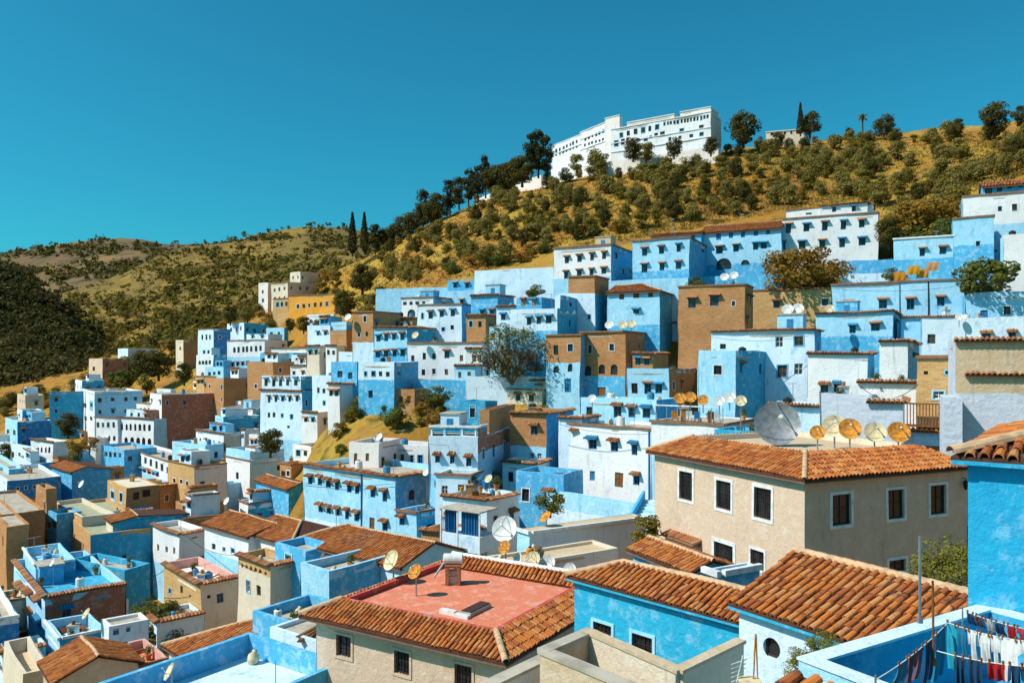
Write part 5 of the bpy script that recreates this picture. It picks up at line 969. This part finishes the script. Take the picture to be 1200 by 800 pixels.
pole('washing_pole', 'pole', 'rusty washing line pole in the laundry yard', P(1094, 775, 9.6), P(1093, 680, 9.6), .014, 'wood')
p = stand(323, 788, 30); pole('antenna_pole', 'pole', 'thin pole standing in the turquoise roof terrace', p, p + Vector((0, 0, 1.1)), .02)
p = P(962, 500, 53); pole('drain_pole', 'pipe', 'leaning pipe beside the pale blue plain wall', p, P(961, 458, 53), .06)
ANT = random.Random(9); n = 0
for v in [v for v in VOLS if v.label and 55 < v.D < 135 and v.Lw > 2.5 and v.Rw > 2.5]:
    if ANT.random() < .42 and n < 34:
        p = at(v, -v.Lw * ANT.uniform(.2, .8), v.Rw * ANT.uniform(.15, .5), 0); z = under((p.x, p.y, v.zt + 2.2))
        if z is None or abs(z - v.zt) > 1.6: continue
        n += 1; p.z = z; w_ = v.label.split(); pole('antenna', 'antenna', 'thin television antenna on the ' + ' '.join(w_[:10]), p, p + Vector((0, 0, ANT.uniform(1.4, 2.6))), .025, 'galv', yagi)
# --- rooftop water barrels, chimneys, stacks of blocks
def barrel(p, r, h, mat, label):
    o = empty('water_barrel', p, label, 'barrel', 'rooftop water barrels'); mb = MB(); K = 14; prof = [(0, -.02), (r * .9, -.02), (r, h * .08), (r, h * .3), (r * .96, h * .33), (r, h * .36), (r, h * .62), (r * .96, h * .65), (r, h * .68), (r * .97, h * .92), (r * .7, h), (0, h)]; vs = [(a * math.cos(6.2832 * k / K), a * math.sin(6.2832 * k / K), z) for a, z in prof for k in range(K)]
    mb.add(vs, [(j * K + k, j * K + (k + 1) % K, (j + 1) * K + (k + 1) % K, (j + 1) * K + k) for j in range(len(prof) - 1) for k in range(K)]); mb.build('barrel_body', M[mat], o); mb = MB(); mb.tube([(0, 0, h - .01), (0, 0, h + .07)], r * .4, 10); mb.build('lid', M['iron'], o)
def chimney(p, w_, h, label, col):
    o = empty('chimney', p, label, 'chimney', 'rooftop chimneys'); mb = MB(); mb.box(-w_, w_, -w_, w_, -.1, h); mb.build('stack', plaster(col), o); mb = MB(); mb.box(-w_ * 1.2, w_ * 1.2, -w_ * 1.2, w_ * 1.2, h + .002, h + .1); mb.build('cap', M['slab'], o)
    mb = MB(); mb.tube([(0, 0, h + .09), (0, 0, h + .4)], w_ * .45, 8); mb.build('clay_pot', M['tile_dull'], o)
def hut(p, a, b, h, rz, col, label):
    o = empty('rooftop_hut', p, label, 'hut', 'rooftop stair huts'); mb = MB(); mb.box(-a, a, -b, b, -.1, h); mb.build('wall', plaster(col), o, rz=rz); mb = MB(); mb.box(-a - .1, a + .1, -b - .1, b + .1, h + .002, h + .14); mb.build('roof_slab', M['slab'], o, rz=rz)
    mb = MB(); mb.box(-.32, .32, -b - .03, -b + .02, -.05, min(1.7, h * .8)); mb.build('door', M['frame_b'], o, rz=rz)
CL = random.Random(21); cnt = dict(b=0, c=0, h=0)
for v in [v for v in VOLS if v.label and 45 < v.D < 200 and v.Lw > 3.2 and v.Rw > 3.]:
    for _ in range(2):
        p = at(v, -v.Lw * CL.uniform(.2, .8), v.Rw * CL.uniform(.25, .7), 0); z = under((p.x, p.y, v.zt + 2.5))
        if z is None or not (-1.2 < z - v.zt < .25): continue
        p.z = z; nm = ' '.join(v.label.split()[:9]); r_ = CL.random()
        if r_ < .3: barrel(p, CL.uniform(.3, .42), CL.uniform(.9, 1.3), CL.choice(('hood_b', 'plast_w', 'iron')), ('water barrel standing on the %s' if _ == 0 else 'second water barrel standing on the %s') % nm)
        elif r_ < .55: chimney(p, CL.uniform(.22, .34), CL.uniform(.7, 1.3), ('small plastered chimney on the %s' if _ == 0 else 'other plastered chimney on the %s') % nm, CL.choice(('W', 'WB', 'BE', 'BR')))
        elif r_ < .72 and v.Lw > 4 and v.Rw > 4 and _ == 0: hut(p, CL.uniform(.9, 1.3), CL.uniform(.9, 1.2), CL.uniform(1.6, 2.1), v.rz, CL.choice(('W', 'WB', 'LB', 'SB', 'BE')), 'little stair hut on the %s' % nm)

# --- loose rooftop things on the nearer flat roofs
ORD = ('', 'second ', 'third ', 'fourth ')
def planks(p, rz, label):
    o = empty('plank_pile', p, label, 'planks', 'plank piles on the roofs'); q = random.Random(int(p.x * 9))
    for i in range(5): mb = MB(); y = q.uniform(-.3, .3); mb.box(-.9 + q.uniform(-.2, .2), .9 + q.uniform(-.2, .2), y - .09, y + .09, i * .05 - .01, i * .05 + .045); mb.build('plank', M['wood'], o, rz=rz + q.uniform(-.15, .15))
def sack(p, label):
    o = empty('sack', p, label, 'sack', 'sacks on the roofs'); mb = MB(); mb.tube([(0, 0, -.02), (0, 0, .12), (.02, 0, .38), (.05, .02, .5), (.06, .02, .56)], [.2, .27, .24, .1, .13], 9); mb.build('bag', M['dishc'], o, smooth=True); mb = MB(); mb.tube([(.045, .02, .47), (.05, .02, .5)], .115, 9); mb.build('tie', M['iron'], o)
OB = random.Random(8); cnt2 = {}
for v in [v for v in VOLS if v.label and 25 < v.D < 78 and v.Lw > 2.2 and v.Rw > 2.2]:
    for _ in range(4):
        p = at(v, -OB.uniform(.5, v.Lw - .5), OB.uniform(.5, v.Rw - .5), 0); z = under((p.x, p.y, v.zt + .2))
        if z is None or not (-1.3 < z - v.zt < -.05) or OB.random() < .25: continue
        p.z = z; k = OB.choice(('planks', 'sack', 'pot', 'barrel')); nm = ' '.join(v.label.split()[:9]); c = cnt2.get((k, nm), 0); cnt2[(k, nm)] = c + 1
        if k == 'planks': planks(p, OB.uniform(0, 3), ORD[c] + 'loose pile of planks on the ' + nm)
        elif k == 'sack': sack(p, ORD[c] + 'tied sack lying on the ' + nm)
        elif k == 'barrel': barrel(p, .22, .6, OB.choice(('hood_b', 'plast_w', 'rust')), ORD[c] + 'small plastic drum on the ' + nm)
        else:
            o = empty('flower_pot', p, ORD[c] + 'planted clay pot on the ' + nm, 'flower pot', 'flower pots on the roofs'); mb = MB(); mb.tube([(0, 0, -.02), (0, 0, .3), (0, 0, .31), (0, 0, .38)], [.14, .2, .23, .23], 10); mb.build('pot', M['tile'], o); rg = np.random.default_rng(int(abs(p.x) * 50) % 97); link('leaves', leafmesh('leaves', lobes(rg, 8, .22, .4, .9, .2, .9, 30), .06, LM['green'], rg), o)
# --- overhead cables
def cable(a, b, sag, label):
    a, b = Vector(a), Vector(b); o = empty('cable', a, label, 'cable', 'overhead cables'); mb = MB(); mb.tube([tuple(a + (b - a) * (k / 10) - Vector((0, 0, sag * 4 * (k / 10) * (1 - k / 10))) - a) for k in range(11)], .022, 4); mb.build('wire', M['iron'], o)
for a, b, sag, lb in ((P(1008, 452, 54.5), P(1076, 450, 49.4), .9, 'sagging cable across the white wall by the ochre house'), (P(640, 492, 76), P(766, 508, 69), .5, 'cable strung along the white hooded house'), (P(503, 520, 71.5), P(598, 500, 77), .7, 'cable from the pale hooded house to the brown one'), (P(356, 566, 84), P(464, 566, 74.6), .3, 'cable under the roof edge of the long blue house'), (P(834, 395, 81), P(954, 392, 79), .5, 'cable below the long tile edge'), (P(975, 338, 94), P(1130, 334, 91.5), .5, 'cable along the long blue house with four windows'), (P(210, 618, 83), P(278, 650, 58), .8, 'cable between the white house and the arched frieze house'), (P(733, 400, 97.5), P(795, 380, 99.5), .6, 'cable between the two brown adobe houses'), (P(146, 672, 73), P(192, 668, 63), .6, 'cable over the leafy gully')): cable(a, b, sag, lb)
# ------------------------------------------------------------------ near details
def vol_of(s): return next(v for v in VOLS if v.label.startswith(s))
def cloth(name, cat, label, a, b, drop, col, kind='towel', group='laundry on the lines', seed=1, sway=.05):
    """a garment hanging from the line between points a and b; folds are modelled"""
    a, b = Vector(a), Vector(b); o = empty(name, (a + b) / 2, label, cat, group); q = o.location; U = b - a; L = U.length; Un = U.normalized(); Nn = Vector((-Un.y, Un.x, 0)).normalized(); rs = random.Random(seed); ph = rs.uniform(0, 6)
    mat = simple('cloth_%.2f_%.2f_%.2f' % col, col, .9, 0, .18, 9); nu, nv = 14, 10
    def grid(u0, u1, v0, v1, f, nm):
        mb = MB(); vs = []
        for j in range(nv + 1):
            for i in range(nu + 1):
                u, v = u0 + (u1 - u0) * i / nu, v0 + (v1 - v0) * j / nv; uu, vv = f(u, v)
                w_ = math.sin(u * 13 + ph + v * 1.5) * .02 * (.4 + v) + math.sin(u * 29 + ph * 2) * .008 * v + sway * v * v * rs.uniform(.95, 1.05)
                p = a + Un * (uu * L) + Vector((0, 0, -vv * drop)) + Nn * w_ - q; vs.append(p)
        n = nu + 1; fs = [(j * n + i, j * n + i + 1, (j + 1) * n + i + 1, (j + 1) * n + i) for j in range(nv) for i in range(nu)]
        mb.add(vs, fs); mb.build(nm, mat, o, smooth=True)
    if kind == 'towel': grid(0, 1, 0, 1, lambda u, v: (u + .03 * math.sin(v * 5 + ph), v), 'fabric')
    elif kind == 'shirt':
        grid(.22, .78, 0, 1, lambda u, v: (.5 + (u - .5) * (1 - .08 * math.sin(v * 3.1)), v), 'body')
        grid(0, .24, 0, .55, lambda u, v: (u - .08 * v, v * (.75 + .9 * (.24 - u))), 'sleeve'); grid(.76, 1, 0, .55, lambda u, v: (u + .08 * v, v * (.75 + .9 * (u - .76))), 'sleeve')
    else:
        grid(0, 1, 0, .32, lambda u, v: (u, v), 'waist'); grid(0, .49, .31, 1, lambda u, v: (u * (1 - .12 * v) + .02, v), 'leg'); grid(.51, 1, .31, 1, lambda u, v: (1 - (1 - u) * (1 - .12 * v) - .02, v), 'leg')
    mb = MB()
    for f in (.12, .88): p = a + U * f - q; mb.box(p.x - .008, p.x + .008, p.y - .012, p.y + .012, p.z - .03, p.z + .035)
    mb.build('pegs', M['wood'], o)['kind'] = 'stuff'
LINES = {}
def line(key, a, b, label, sag=.05):
    a, b = Vector(a), Vector(b); LINES[key] = (a, b, sag); o = empty('washing_line', a, label, 'washing line', 'washing lines'); mb = MB(); mb.tube([tuple(a + (b - a) * (k / 8) - Vector((0, 0, sag * 4 * (k / 8) * (1 - k / 8))) - a) for k in range(9)], .006, 4); mb.build('cord', M['plast_w'], o)
def online(key, px):
    a, b, sag = LINES[key]; f = min(max(((px - CX) / F * a.y - a.x) / ((b.x - a.x) - (px - CX) / F * (b.y - a.y)), 0), 1.1); return a + (b - a) * f - Vector((0, 0, sag * 4 * f * (1 - f)))
line('A', P(1108, 728, 10.3), P(1245, 754, 8.7), 'washing line hung with white garments', .06); line('B', P(1126, 714, 11.2), P(1250, 744, 9.5), 'upper washing line with small dark and red pieces', .05)
line('C', P(1026, 796, 8.2), P(1112, 728, 10.3), 'washing line rising from the near corner of the yard', .05); line('D', P(1098, 762, 8.9), P(1250, 782, 8.0), 'low washing line with navy and red pieces', .05)
T1 = (.02, .20, .34); NV = (.012, .05, .12); WH = (.78, .76, .74); RE = (.42, .015, .02); PU = (.10, .045, .07); TL = (.02, .33, .46)
for key, x0, x1, drop, col, kind, nm, lab in (('A', 1109, 1121, .60, TL, 'towel', 'towel', 'long teal towel at the pole end of the white line'), ('A', 1122, 1132, .50, T1, 'shirt', 'shirt', 'dark teal shirt beside the white laundry'), ('A', 1134, 1147, .37, WH, 'shirt', 'shirt', 'white shirt next to the dark teal shirt'), ('A', 1148.5, 1160, .37, WH, 'trousers', 'trousers', 'short white trousers between two white tops'), ('A', 1161, 1172, .40, WH, 'shirt', 'shirt', 'second white top on the line'), ('A', 1173, 1193, .52, WH, 'towel', 'towel', 'broad long white towel'), ('A', 1194, 1212, .35, WH, 'shirt', 'shirt', 'white top cut by the frame edge'),
    ('B', 1133, 1141, .16, NV, 'towel', 'cloth', 'small black cloth at the start of the upper line'), ('B', 1143, 1152, .15, PU, 'towel', 'cloth', 'small dark purple cloth on the upper line'), ('B', 1154, 1163, .16, (.5, .45, .45), 'towel', 'cloth', 'small pale grey cloth on the upper line'), ('B', 1166, 1178, .17, NV, 'trousers', 'shorts', 'small navy shorts on the upper line'), ('B', 1180, 1190, .18, RE, 'towel', 'cloth', 'small red cloth on the upper line'), ('B', 1191, 1203, .18, (.5, .06, .10), 'shirt', 'shirt', 'small pink red top on the upper line'),
    ('C', 1052, 1064, .24, (.03, .15, .25), 'towel', 'towel', 'short blue grey towel low on the rising line'), ('C', 1065, 1072, .34, PU, 'shirt', 'shirt', 'plum coloured top on the rising line'), ('C', 1073, 1082, .36, (.16, .07, .10), 'shirt', 'shirt', 'faded mauve top on the rising line'), ('C', 1084, 1094, .52, NV, 'trousers', 'trousers', 'long navy trousers on the rising line'), ('C', 1096, 1107, .62, T1, 'towel', 'towel', 'long dark teal cloth by the rusty pole'),
    ('D', 1118, 1130, .42, NV, 'trousers', 'trousers', 'navy trousers on the low line'), ('D', 1135, 1152, .40, NV, 'towel', 'towel', 'wide navy towel on the low line'), ('D', 1157, 1178, .20, RE, 'trousers', 'shorts', 'bright red shorts on the low line'), ('D', 1181, 1200, .38, NV, 'shirt', 'shirt', 'navy shirt on the low line')):
    cloth(nm, 'clothing', lab, online(key, x0), online(key, x1), drop, col, kind, seed=int(x0))
def stay(a, b, lab, n='washing_post'): pole(n, 'pole', lab, a, b, .011, 'galv')
p = online('B', 1128); stay(Vector((p.x, p.y, -5.1)), p + Vector((0, 0, .06)), 'thin metal post carrying the upper washing line')
p = P(1026, 796, 8.2); stay(Vector((p.x, p.y, -5.1)), p + Vector((0, 0, .05)), 'thin metal post at the low end of the rising line')
# steel drum on its brick stand with a tilted panel (red terrace)
DG = dep()
q, o_ = look(531, 684); q = q or P(531, 684, 34)
o = empty('water_heater', q, 'white steel drum on a brick stand with a sloping pipe on the red terrace', 'water heater'); mb = MB()
for i in range(5):
    for dx, dy in ((-.36, -.3), (.36, -.3), (-.36, .3), (.36, .3)): mb.box(dx - .11, dx + .11, dy - .11, dy + .11, i * .24 - .02, i * .24 + .21)
mb.box(-.5, .5, -.42, .42, 1.2, 1.28); mb.build('brick_stand', simple('brick_red', (.42, .17, .08), .9, 0, .4, 8), o); mb = MB(); mb.box(-.3, .3, -.25, .25, .02, .55); mb.box(-.22, .2, -.2, .25, .56, .9); mb.build('stored_blocks', M['slab'], o)
mb = MB(); mb.tube([(-.62, 0, 1.62), (-.58, 0, 1.62), (.58, 0, 1.62), (.62, 0, 1.62)], [.24, .34, .34, .24], 18); mb.build('tank', M['plast_w'], o, smooth=False); mb = MB(); mb.tube([(-.5, -.1, 1.5), (-1.2, -.3, .5)], .07, 8); mb.build('pipe', M['galv'], o)
mb = MB(); mb.tube([(.64, 0, 1.62), (.66, 0, 1.62)], .2, 14); mb.build('tank_end', M['rust'], o); o.scale = (.7,) * 3
q, _ = look(545, 722); q = q or P(545, 722, 31); o = empty('roof_hatch', q, 'low dark roof hatch with white blocks on the red terrace', 'roof hatch'); mb = MB(); rz = R(-31)
mb.box(-.25, .25, 0, 1.5, -.02, .16); mb.build('frame', M['slab'], o, rz=rz); mb = MB(); mb.box(-.22, .22, .06, 1.44, .161, .20); mb.build('cover', M['frame_d'], o, rz=rz); mb = MB(); mb.box(-1.1, -.4, -.2, .05, -.02, .17); mb.build('block', M['plast_w'], o, rz=rz); mb = MB(); mb.box(-.35, .3, -.28, -.05, -.02, .13); mb.build('block', M['plast_w'], o, rz=rz)
# lower-left terrace: steel tank on a frame
p = P(240, 797, 29.5); z = under(p, 2.5) or p.z - .6; o = empty('steel_tank', (p.x, p.y, z), 'shiny steel tank lying on a frame in the turquoise terrace', 'tank'); h = .45; mb = MB(); mb.tube([(-.8, -.12, h), (-.74, -.11, h), (.74, .11, h + .02), (.8, .12, h + .02)], [.15, .24, .24, .15], 16); mb.build('tank', M['steel'], o); mb = MB()
for x in (-.5, .5): mb.box(x - .03, x + .03, -.22, .22, -.02, h - .15)
mb.build('cradle', M['iron'], o); mb = MB(); mb.tube([(-.78, -.12, h), (-.98, -.14, h)], .13, 12); mb.build('tank_end', M['iron'], o)
# tan house fittings
def part_box(v, mp, a, b, c, d, d0, d1, name, mat): mb = MB(); mb.box(a, b, d0, d1, c, d, 0, lambda x, y, z: mp(x, z, y)); return mb.build(name, mat, v.root, v.loc, v.rz)
a, z = tn.front(790, 628); b, _ = tn.front(817, 628); hood(tn, FR, a, b, z, 'a', True)
u, z = tn.right(1127, 566); mb = MB(); c = Vector(RT(u, z, .22)); mb.tube([c + Vector((0, 0, -.3)), c + Vector((0, 0, -.22)), c + Vector((0, 0, .1)), c + Vector((0, 0, .22))], [.03, .09, .13, .02], 6); mb.tube([RT(u, z + .25, 0), RT(u, z + .3, .2), tuple(c + Vector((0, 0, .2)))], .018, 5); mb.build('wall_lamp', M['iron'], tn.root, tn.loc, tn.rz)
# mouldings under the eaves of the bright blue house
zt = bl.zt - bl.z
part_box(bl, FR, -bl.Lw - .04, -.02, zt - .30, zt - .22, -.02, .05, 'cornice', plaster('DB')); part_box(bl, FR, -bl.Lw - .05, -.02, zt - .20, zt - .13, -.02, .12, 'cornice', plaster('LB'))
# tiled inner slope at the back of the red terrace
zt = rd.zt - rd.z; slope(rd, (-rd.Lw + .9, rd.Rw - 1.35, zt + .16), (-.9, rd.Rw - 1.35, zt + .16), (0, 1), .65, .42, 0, 0, ov=.05, pitch=.22, row=.33)
ridge_caps(rd.root, (-rd.Lw + .8, rd.Rw - .68, zt + .60), (-.8, rd.Rw - .68, zt + .60), rd.loc, rd.rz, mat='frame_w')
# cafe railing
def railing(v, x0, x1, z0, h, label, mat='frame_w', step=.5):
    o = empty('railing', at(v, x0, .1, z0), label, 'railing'); L = x1 - x0; mb = MB(); mb.box(0, L, -.05, .05, h - .1, h); mb.build('top_rail', M[mat], o, rz=v.rz); mb = MB(); mb.box(0, L, -.02, .02, .12, .16); mb.build('bottom_rail', M['iron'], o, rz=v.rz)
    for i in range(int(L / step) + 1):
        mb = MB(); x = i * L / int(L / step); mb.box(x - .025, x + .025, -.025, .025, 0, h - .1); mb.build('post', M['galv'], o, rz=v.rz)
railing(cf, cf.front(768, 490)[0], -.1, cf.zt - cf.z + .02, 1.4, 'white railing along the cafe terrace', step=.9)
for i, (px, cl) in enumerate(((785, 'rust'), (800, 'plast_w'), (812, 'frame_b'), (826, 'wood'), (836, 'plast_w'))):
    p = at(cf, cf.front(px, 490)[0], 1.0 + .4 * (i % 2), cf.zt - cf.z - .1); o = empty('cafe_chair', p, '%s chair behind the cafe railing' % ('rust red', 'white plastic', 'blue painted', 'brown wooden', 'second white plastic')[i], 'chair', 'cafe chairs'); mb = MB(); mb.box(-.25, .25, -.25, .25, .42, .47); mb.build('seat', M[cl], o); mb = MB(); mb.box(-.25, .25, .21, .26, .47, 1.0); mb.build('backrest', M[cl], o)
    for dx, dy in ((-.22, -.22), (.22, -.22), (-.22, .22), (.22, .22)): mb = MB(); mb.box(dx - .025, dx + .025, dy - .025, dy + .025, -.02, .42); mb.build('leg', M[cl], o)
# wooden balcony on the ochre house
oc = vol_of('ochre adobe house'); a, z0 = oc.front(1052, 496); b, z1 = oc.front(1106, 472); b = min(b, -.05); zz0, zz1 = min(z0, z1), max(z0, z1); mb = MB(); mp = lambda x, y, z: FR(x, z, y); mb.box(a, b, -.02, .75, zz0 - .12, zz0, 0, mp); mb.box(a, b, .66, .76, zz1 - .1, zz1, 0, mp); bal = mb.build('balcony', M['wood'], oc.root, oc.loc, oc.rz)
for i in range(15): mb = MB(); x = a + .06 + (b - a - .12) * i / 14; mb.box(x - .03, x + .03, .68, .73, zz0, zz1 - .1, 0, mp); mb.build('baluster', M['wood'], bal)
ledge(oc, lambda u, v_, d: FR(u, v_, d + .55), a, b, zz0 - .35, 't'); part_box(oc, FR, a + .1, b, zz0 - 1.3, zz0 - .4, -.02, .5, 'wall_base', plaster('LB'))
# drain pipes
def drain(v, mp, u, z0, z1, mat='pipe'): mb = MB(); mb.tube([mp(u, z0, .07), mp(u, z1, .07)], .07, 8); mb.build('drain_pipe', M[mat], v.root, v.loc, v.rz)
v = vol_of('long light blue house'); drain(v, FR, v.front(424, 600)[0], -1, v.zt - v.z - .2); v = vol_of('white house with blue hooded'); drain(v, FR, v.front(761, 550)[0], -1, v.zt - v.z - .2)
v = vol_of('long blue house with four'); drain(v, FR, v.front(1054, 350)[0], 0, v.zt - v.z, 'galv'); drain(v, FR, v.front(1088, 350)[0], 0, v.zt - v.z, 'iron')
# pergola with blue curtains
t = R(33); ax = Vector((math.cos(t), -math.sin(t), 0)); ay = Vector((math.sin(t), math.cos(t), 0)); C0 = P(562, 600, 58.5); o = empty('pergola', C0 - Vector((0, 0, 1.9)), 'cream roofed pergola with blue curtains below the cluttered rooftop', 'pergola'); W_, Dp = 3.7, 2.2
def frm(x, y, z): p = ax * x + ay * y; return (p.x, p.y, z)
mb = MB(); mb.box(-W_, .15, -.15, Dp, 1.82, 1.92, 0, frm); mb.build('roof_slab', M['slab'], o)
for x in (-W_ + .1, -W_ * .55, 0):
    mb = MB(); mb.box(x - .05, x + .05, -.05, .05, -1.2, 1.82, 0, frm); mb.build('post', M['frame_w'], o)
for x0, x1 in ((-W_ + .3, -W_ * .58), (-W_ * .5, -.15)):
    mb = MB(); n = 24; vs = []
    for j in (0, 1):
        for i in range(n + 1): vs.append(frm(x0 + (x1 - x0) * i / n, .25 + .07 * math.sin(i * 1.7), 1.8 - 1.75 * j))
    mb.add(vs, [(i, i + 1, n + 2 + i, n + 1 + i) for i in range(n)]); mb.build('curtain', simple('curtain_blue', (.02, .16, .36), .9, 0, .3, 5), o)
mb = MB(); mb.box(-W_, 0, .0, Dp, -1.2, .02, 0, frm); mb.build('floor_base', plaster('WB'), o)
# blue-white stairs between the white house and the tan house
A_, B_ = P(768, 586, 60), P(738, 642, 54); o = empty('staircase', B_, 'steep white and blue stairs beside the tan house', 'stairs'); d = A_ - B_; dh = Vector((d.x, d.y, 0)); dn = dh.normalized(); sd = Vector((dn.y, -dn.x, 0)); n = 14
for i in range(n):
    a0 = dh * (i / n); a1 = dh * ((i + 1) / n) + dn * .1; z1 = d.z * (i + 1) / n; mb = MB(); c = [a0 - sd * .75, a0 + sd * .75, a1 + sd * .75, a1 - sd * .75]; mb.hexa([(p.x, p.y, z1 - d.z / n - .6) for p in c] + [(p.x, p.y, z1) for p in c]); mb.build('step', plaster('WB' if i % 2 else 'LB'), o)
for s_ in (-1, 1):
    mb = MB(); c0, c1 = sd * .78 * s_, sd * .98 * s_; mb.hexa([tuple(c0 - Vector((0, 0, 1))), tuple(c1 - Vector((0, 0, 1))), tuple(c1 + dh + Vector((0, 0, d.z - 1))), tuple(c0 + dh + Vector((0, 0, d.z - 1))), tuple(c0 + Vector((0, 0, .7))), tuple(c1 + Vector((0, 0, .7))), tuple(c1 + dh + Vector((0, 0, d.z + .7))), tuple(c0 + dh + Vector((0, 0, d.z + .7)))]); mb.build('side_wall', plaster('SB' if s_ < 0 else 'LB'), o)
# rooftop clutter on the brick-edged terrace
DG = dep(); rs = random.Random(4)
def pot(p, r, h, mat, label, plant=False):
    o = empty('flower_pot', p, label, 'flower pot', 'pots on the cluttered rooftop'); mb = MB(); mb.tube([(0, 0, -.02), (0, 0, h * .8), (0, 0, h * .82), (0, 0, h)], [r * .7, r * .95, r * 1.08, r * 1.08], 10); mb.build('pot', M[mat], o)
    if plant: rg = np.random.default_rng(int(p[0] * 50) % 97); link('leaves', leafmesh('leaves', lobes(rg, 8, r * 1.2, h, h + r * 2.5, r, .9, 30), r * .3, LM['green'], rg), o)
for px, py, kd, lb in ((541, 575, 'rust', 'orange pot at the corner of the cluttered rooftop'), (548, 574, 'plast_w', 'white bucket on the cluttered rooftop'), (556, 573, 'tile', 'clay pot with a plant on the cluttered rooftop'), (563, 576, 'rust', 'tall orange pot in the middle of the cluttered rooftop'), (569, 572, 'frame_b', 'blue tub on the cluttered rooftop'), (575, 577, 'iron', 'black bucket on the cluttered rooftop'), (582, 573, 'tile', 'clay pot beside the crate'), (560, 568, 'wood', 'brown planter on the cluttered rooftop')):
    q, ob = look(px, py)
    if q is not None and rootof(ob) is m5.root: pot(at(m5, 0, 0, 0) * 0 + Vector((q.x, q.y, under((q.x, q.y, q.z + 2)) or q.z)), rs.uniform(.18, .3), rs.uniform(.3, .8), kd, lb, kd == 'tile')
def crate(p, w_, d_, h, mat, label, rz=0):
    o = empty('crate', p, label, 'crate', 'crates on the cluttered rooftop')
    for i in range(4):
        for s_ in (-1, 1): mb = MB(); mb.box(-w_, w_, s_ * d_ - .015, s_ * d_ + .015, i * h / 4, i * h / 4 + h / 5); mb.build('slat', M[mat], o, rz=rz); mb = MB(); mb.box(s_ * w_ - .015, s_ * w_ + .015, -d_, d_, i * h / 4, i * h / 4 + h / 5); mb.build('slat', M[mat], o, rz=rz)
    mb = MB(); mb.box(-w_, w_, -d_, d_, -.02, .02); mb.build('base', M[mat], o, rz=rz)
for x, y, lb in ((-1.0, 1.2, 'wooden crate at the brick end of the cluttered rooftop'), (-2.6, 1.6, 'wooden crate among pots on the cluttered rooftop')):
    p = at(m5, x, y, m5.zf - m5.z); crate(p, .4, .35, .7, 'wood', lb, m5.rz)
# orange blankets on the roof of the long blue house
for i, (px, py, col, lb) in enumerate(((1054, 325, (.75, .28, .03), 'flat orange blanket spread over the parapet'), (1071, 318, (.85, .36, .02), 'bright orange blanket bundle on the parapet'), (1081, 322, (.80, .30, .05), 'orange blanket hanging beside the bundle'), (1093, 314, (.75, .33, .12), 'pale orange cloth on the white parapet wall'))):
    a = P(px - 7, py - 6, 92.2 if i != 3 else 99); b = P(px + 7, py - 7, 91.8 if i != 3 else 98.6); z = under((a + b) / 2, 1.5); cloth('blanket', 'blanket', lb, a, b, 1.0, col, 'towel', 'orange blankets', i, .15)
# plants and tiles close to the camera
tree('nearbush', P(968, 800, 13.2), .85, 'sparse leafy shrub growing in front of the oval window', None, 1.1); tree('nearbush', P(940, 806, 13.4), .7, 'small shrub beside the oval window', None, 1.0)
o = empty('tile_canopy', P(945, 834, 8.2), 'row of orange barrel tiles at the lower edge before the laundry yard', 'tile canopy'); mb = MB(); t = R(59); ax = Vector((math.cos(t), -math.sin(t), 0)); ay = Vector((math.sin(t), math.cos(t), 0)); Vv = (ay + Vector((0, 0, .35))).normalized()
mb.hexa([tuple(ax * x + Vv * y + Vector((0, 0, z))) for z in (-.1, 0) for x, y in ((-.55, -.2), (.55, -.2), (.55, .45), (-.55, .45))]); ro = mb.build('roof_slope', M['mortar'], o); tiles(ro, ax * -.55 - Vv * .2, ax, Vv, 1.1, lambda u: .6, .2, .34, True)
p = P(884, 800, 14.5); o = empty('aerial_mast', p, 'two-legged rusty aerial mast in front of the oval window', 'mast'); mb = MB(); mb.tube([(-.05, 0, -.6), (.02, 0, .9)], .016, 5); mb.build('leg', M['rust'], o); mb = MB(); mb.tube([(.09, .02, -.6), (.03, 0, .9)], .014, 5); mb.build('leg', M['rust'], o); mb = MB()
for k in range(5): mb.tube([(-.42, 0, .02 + k * .08), (-.2 + k * .02, .05, .1 + k * .08)], .01, 4)
mb.tube([(-.35, 0, -.1), (-.2, .03, .5)], .012, 4); mb.build('antenna_array', M['plast_w'], o); mb = MB(); mb.tube([(-.1, -.05, -.25), (-.1, -.05, .0), (-.1, -.05, .08)], [.12, .2, .22], 10); mb.build('basket', M['dishc'], o)
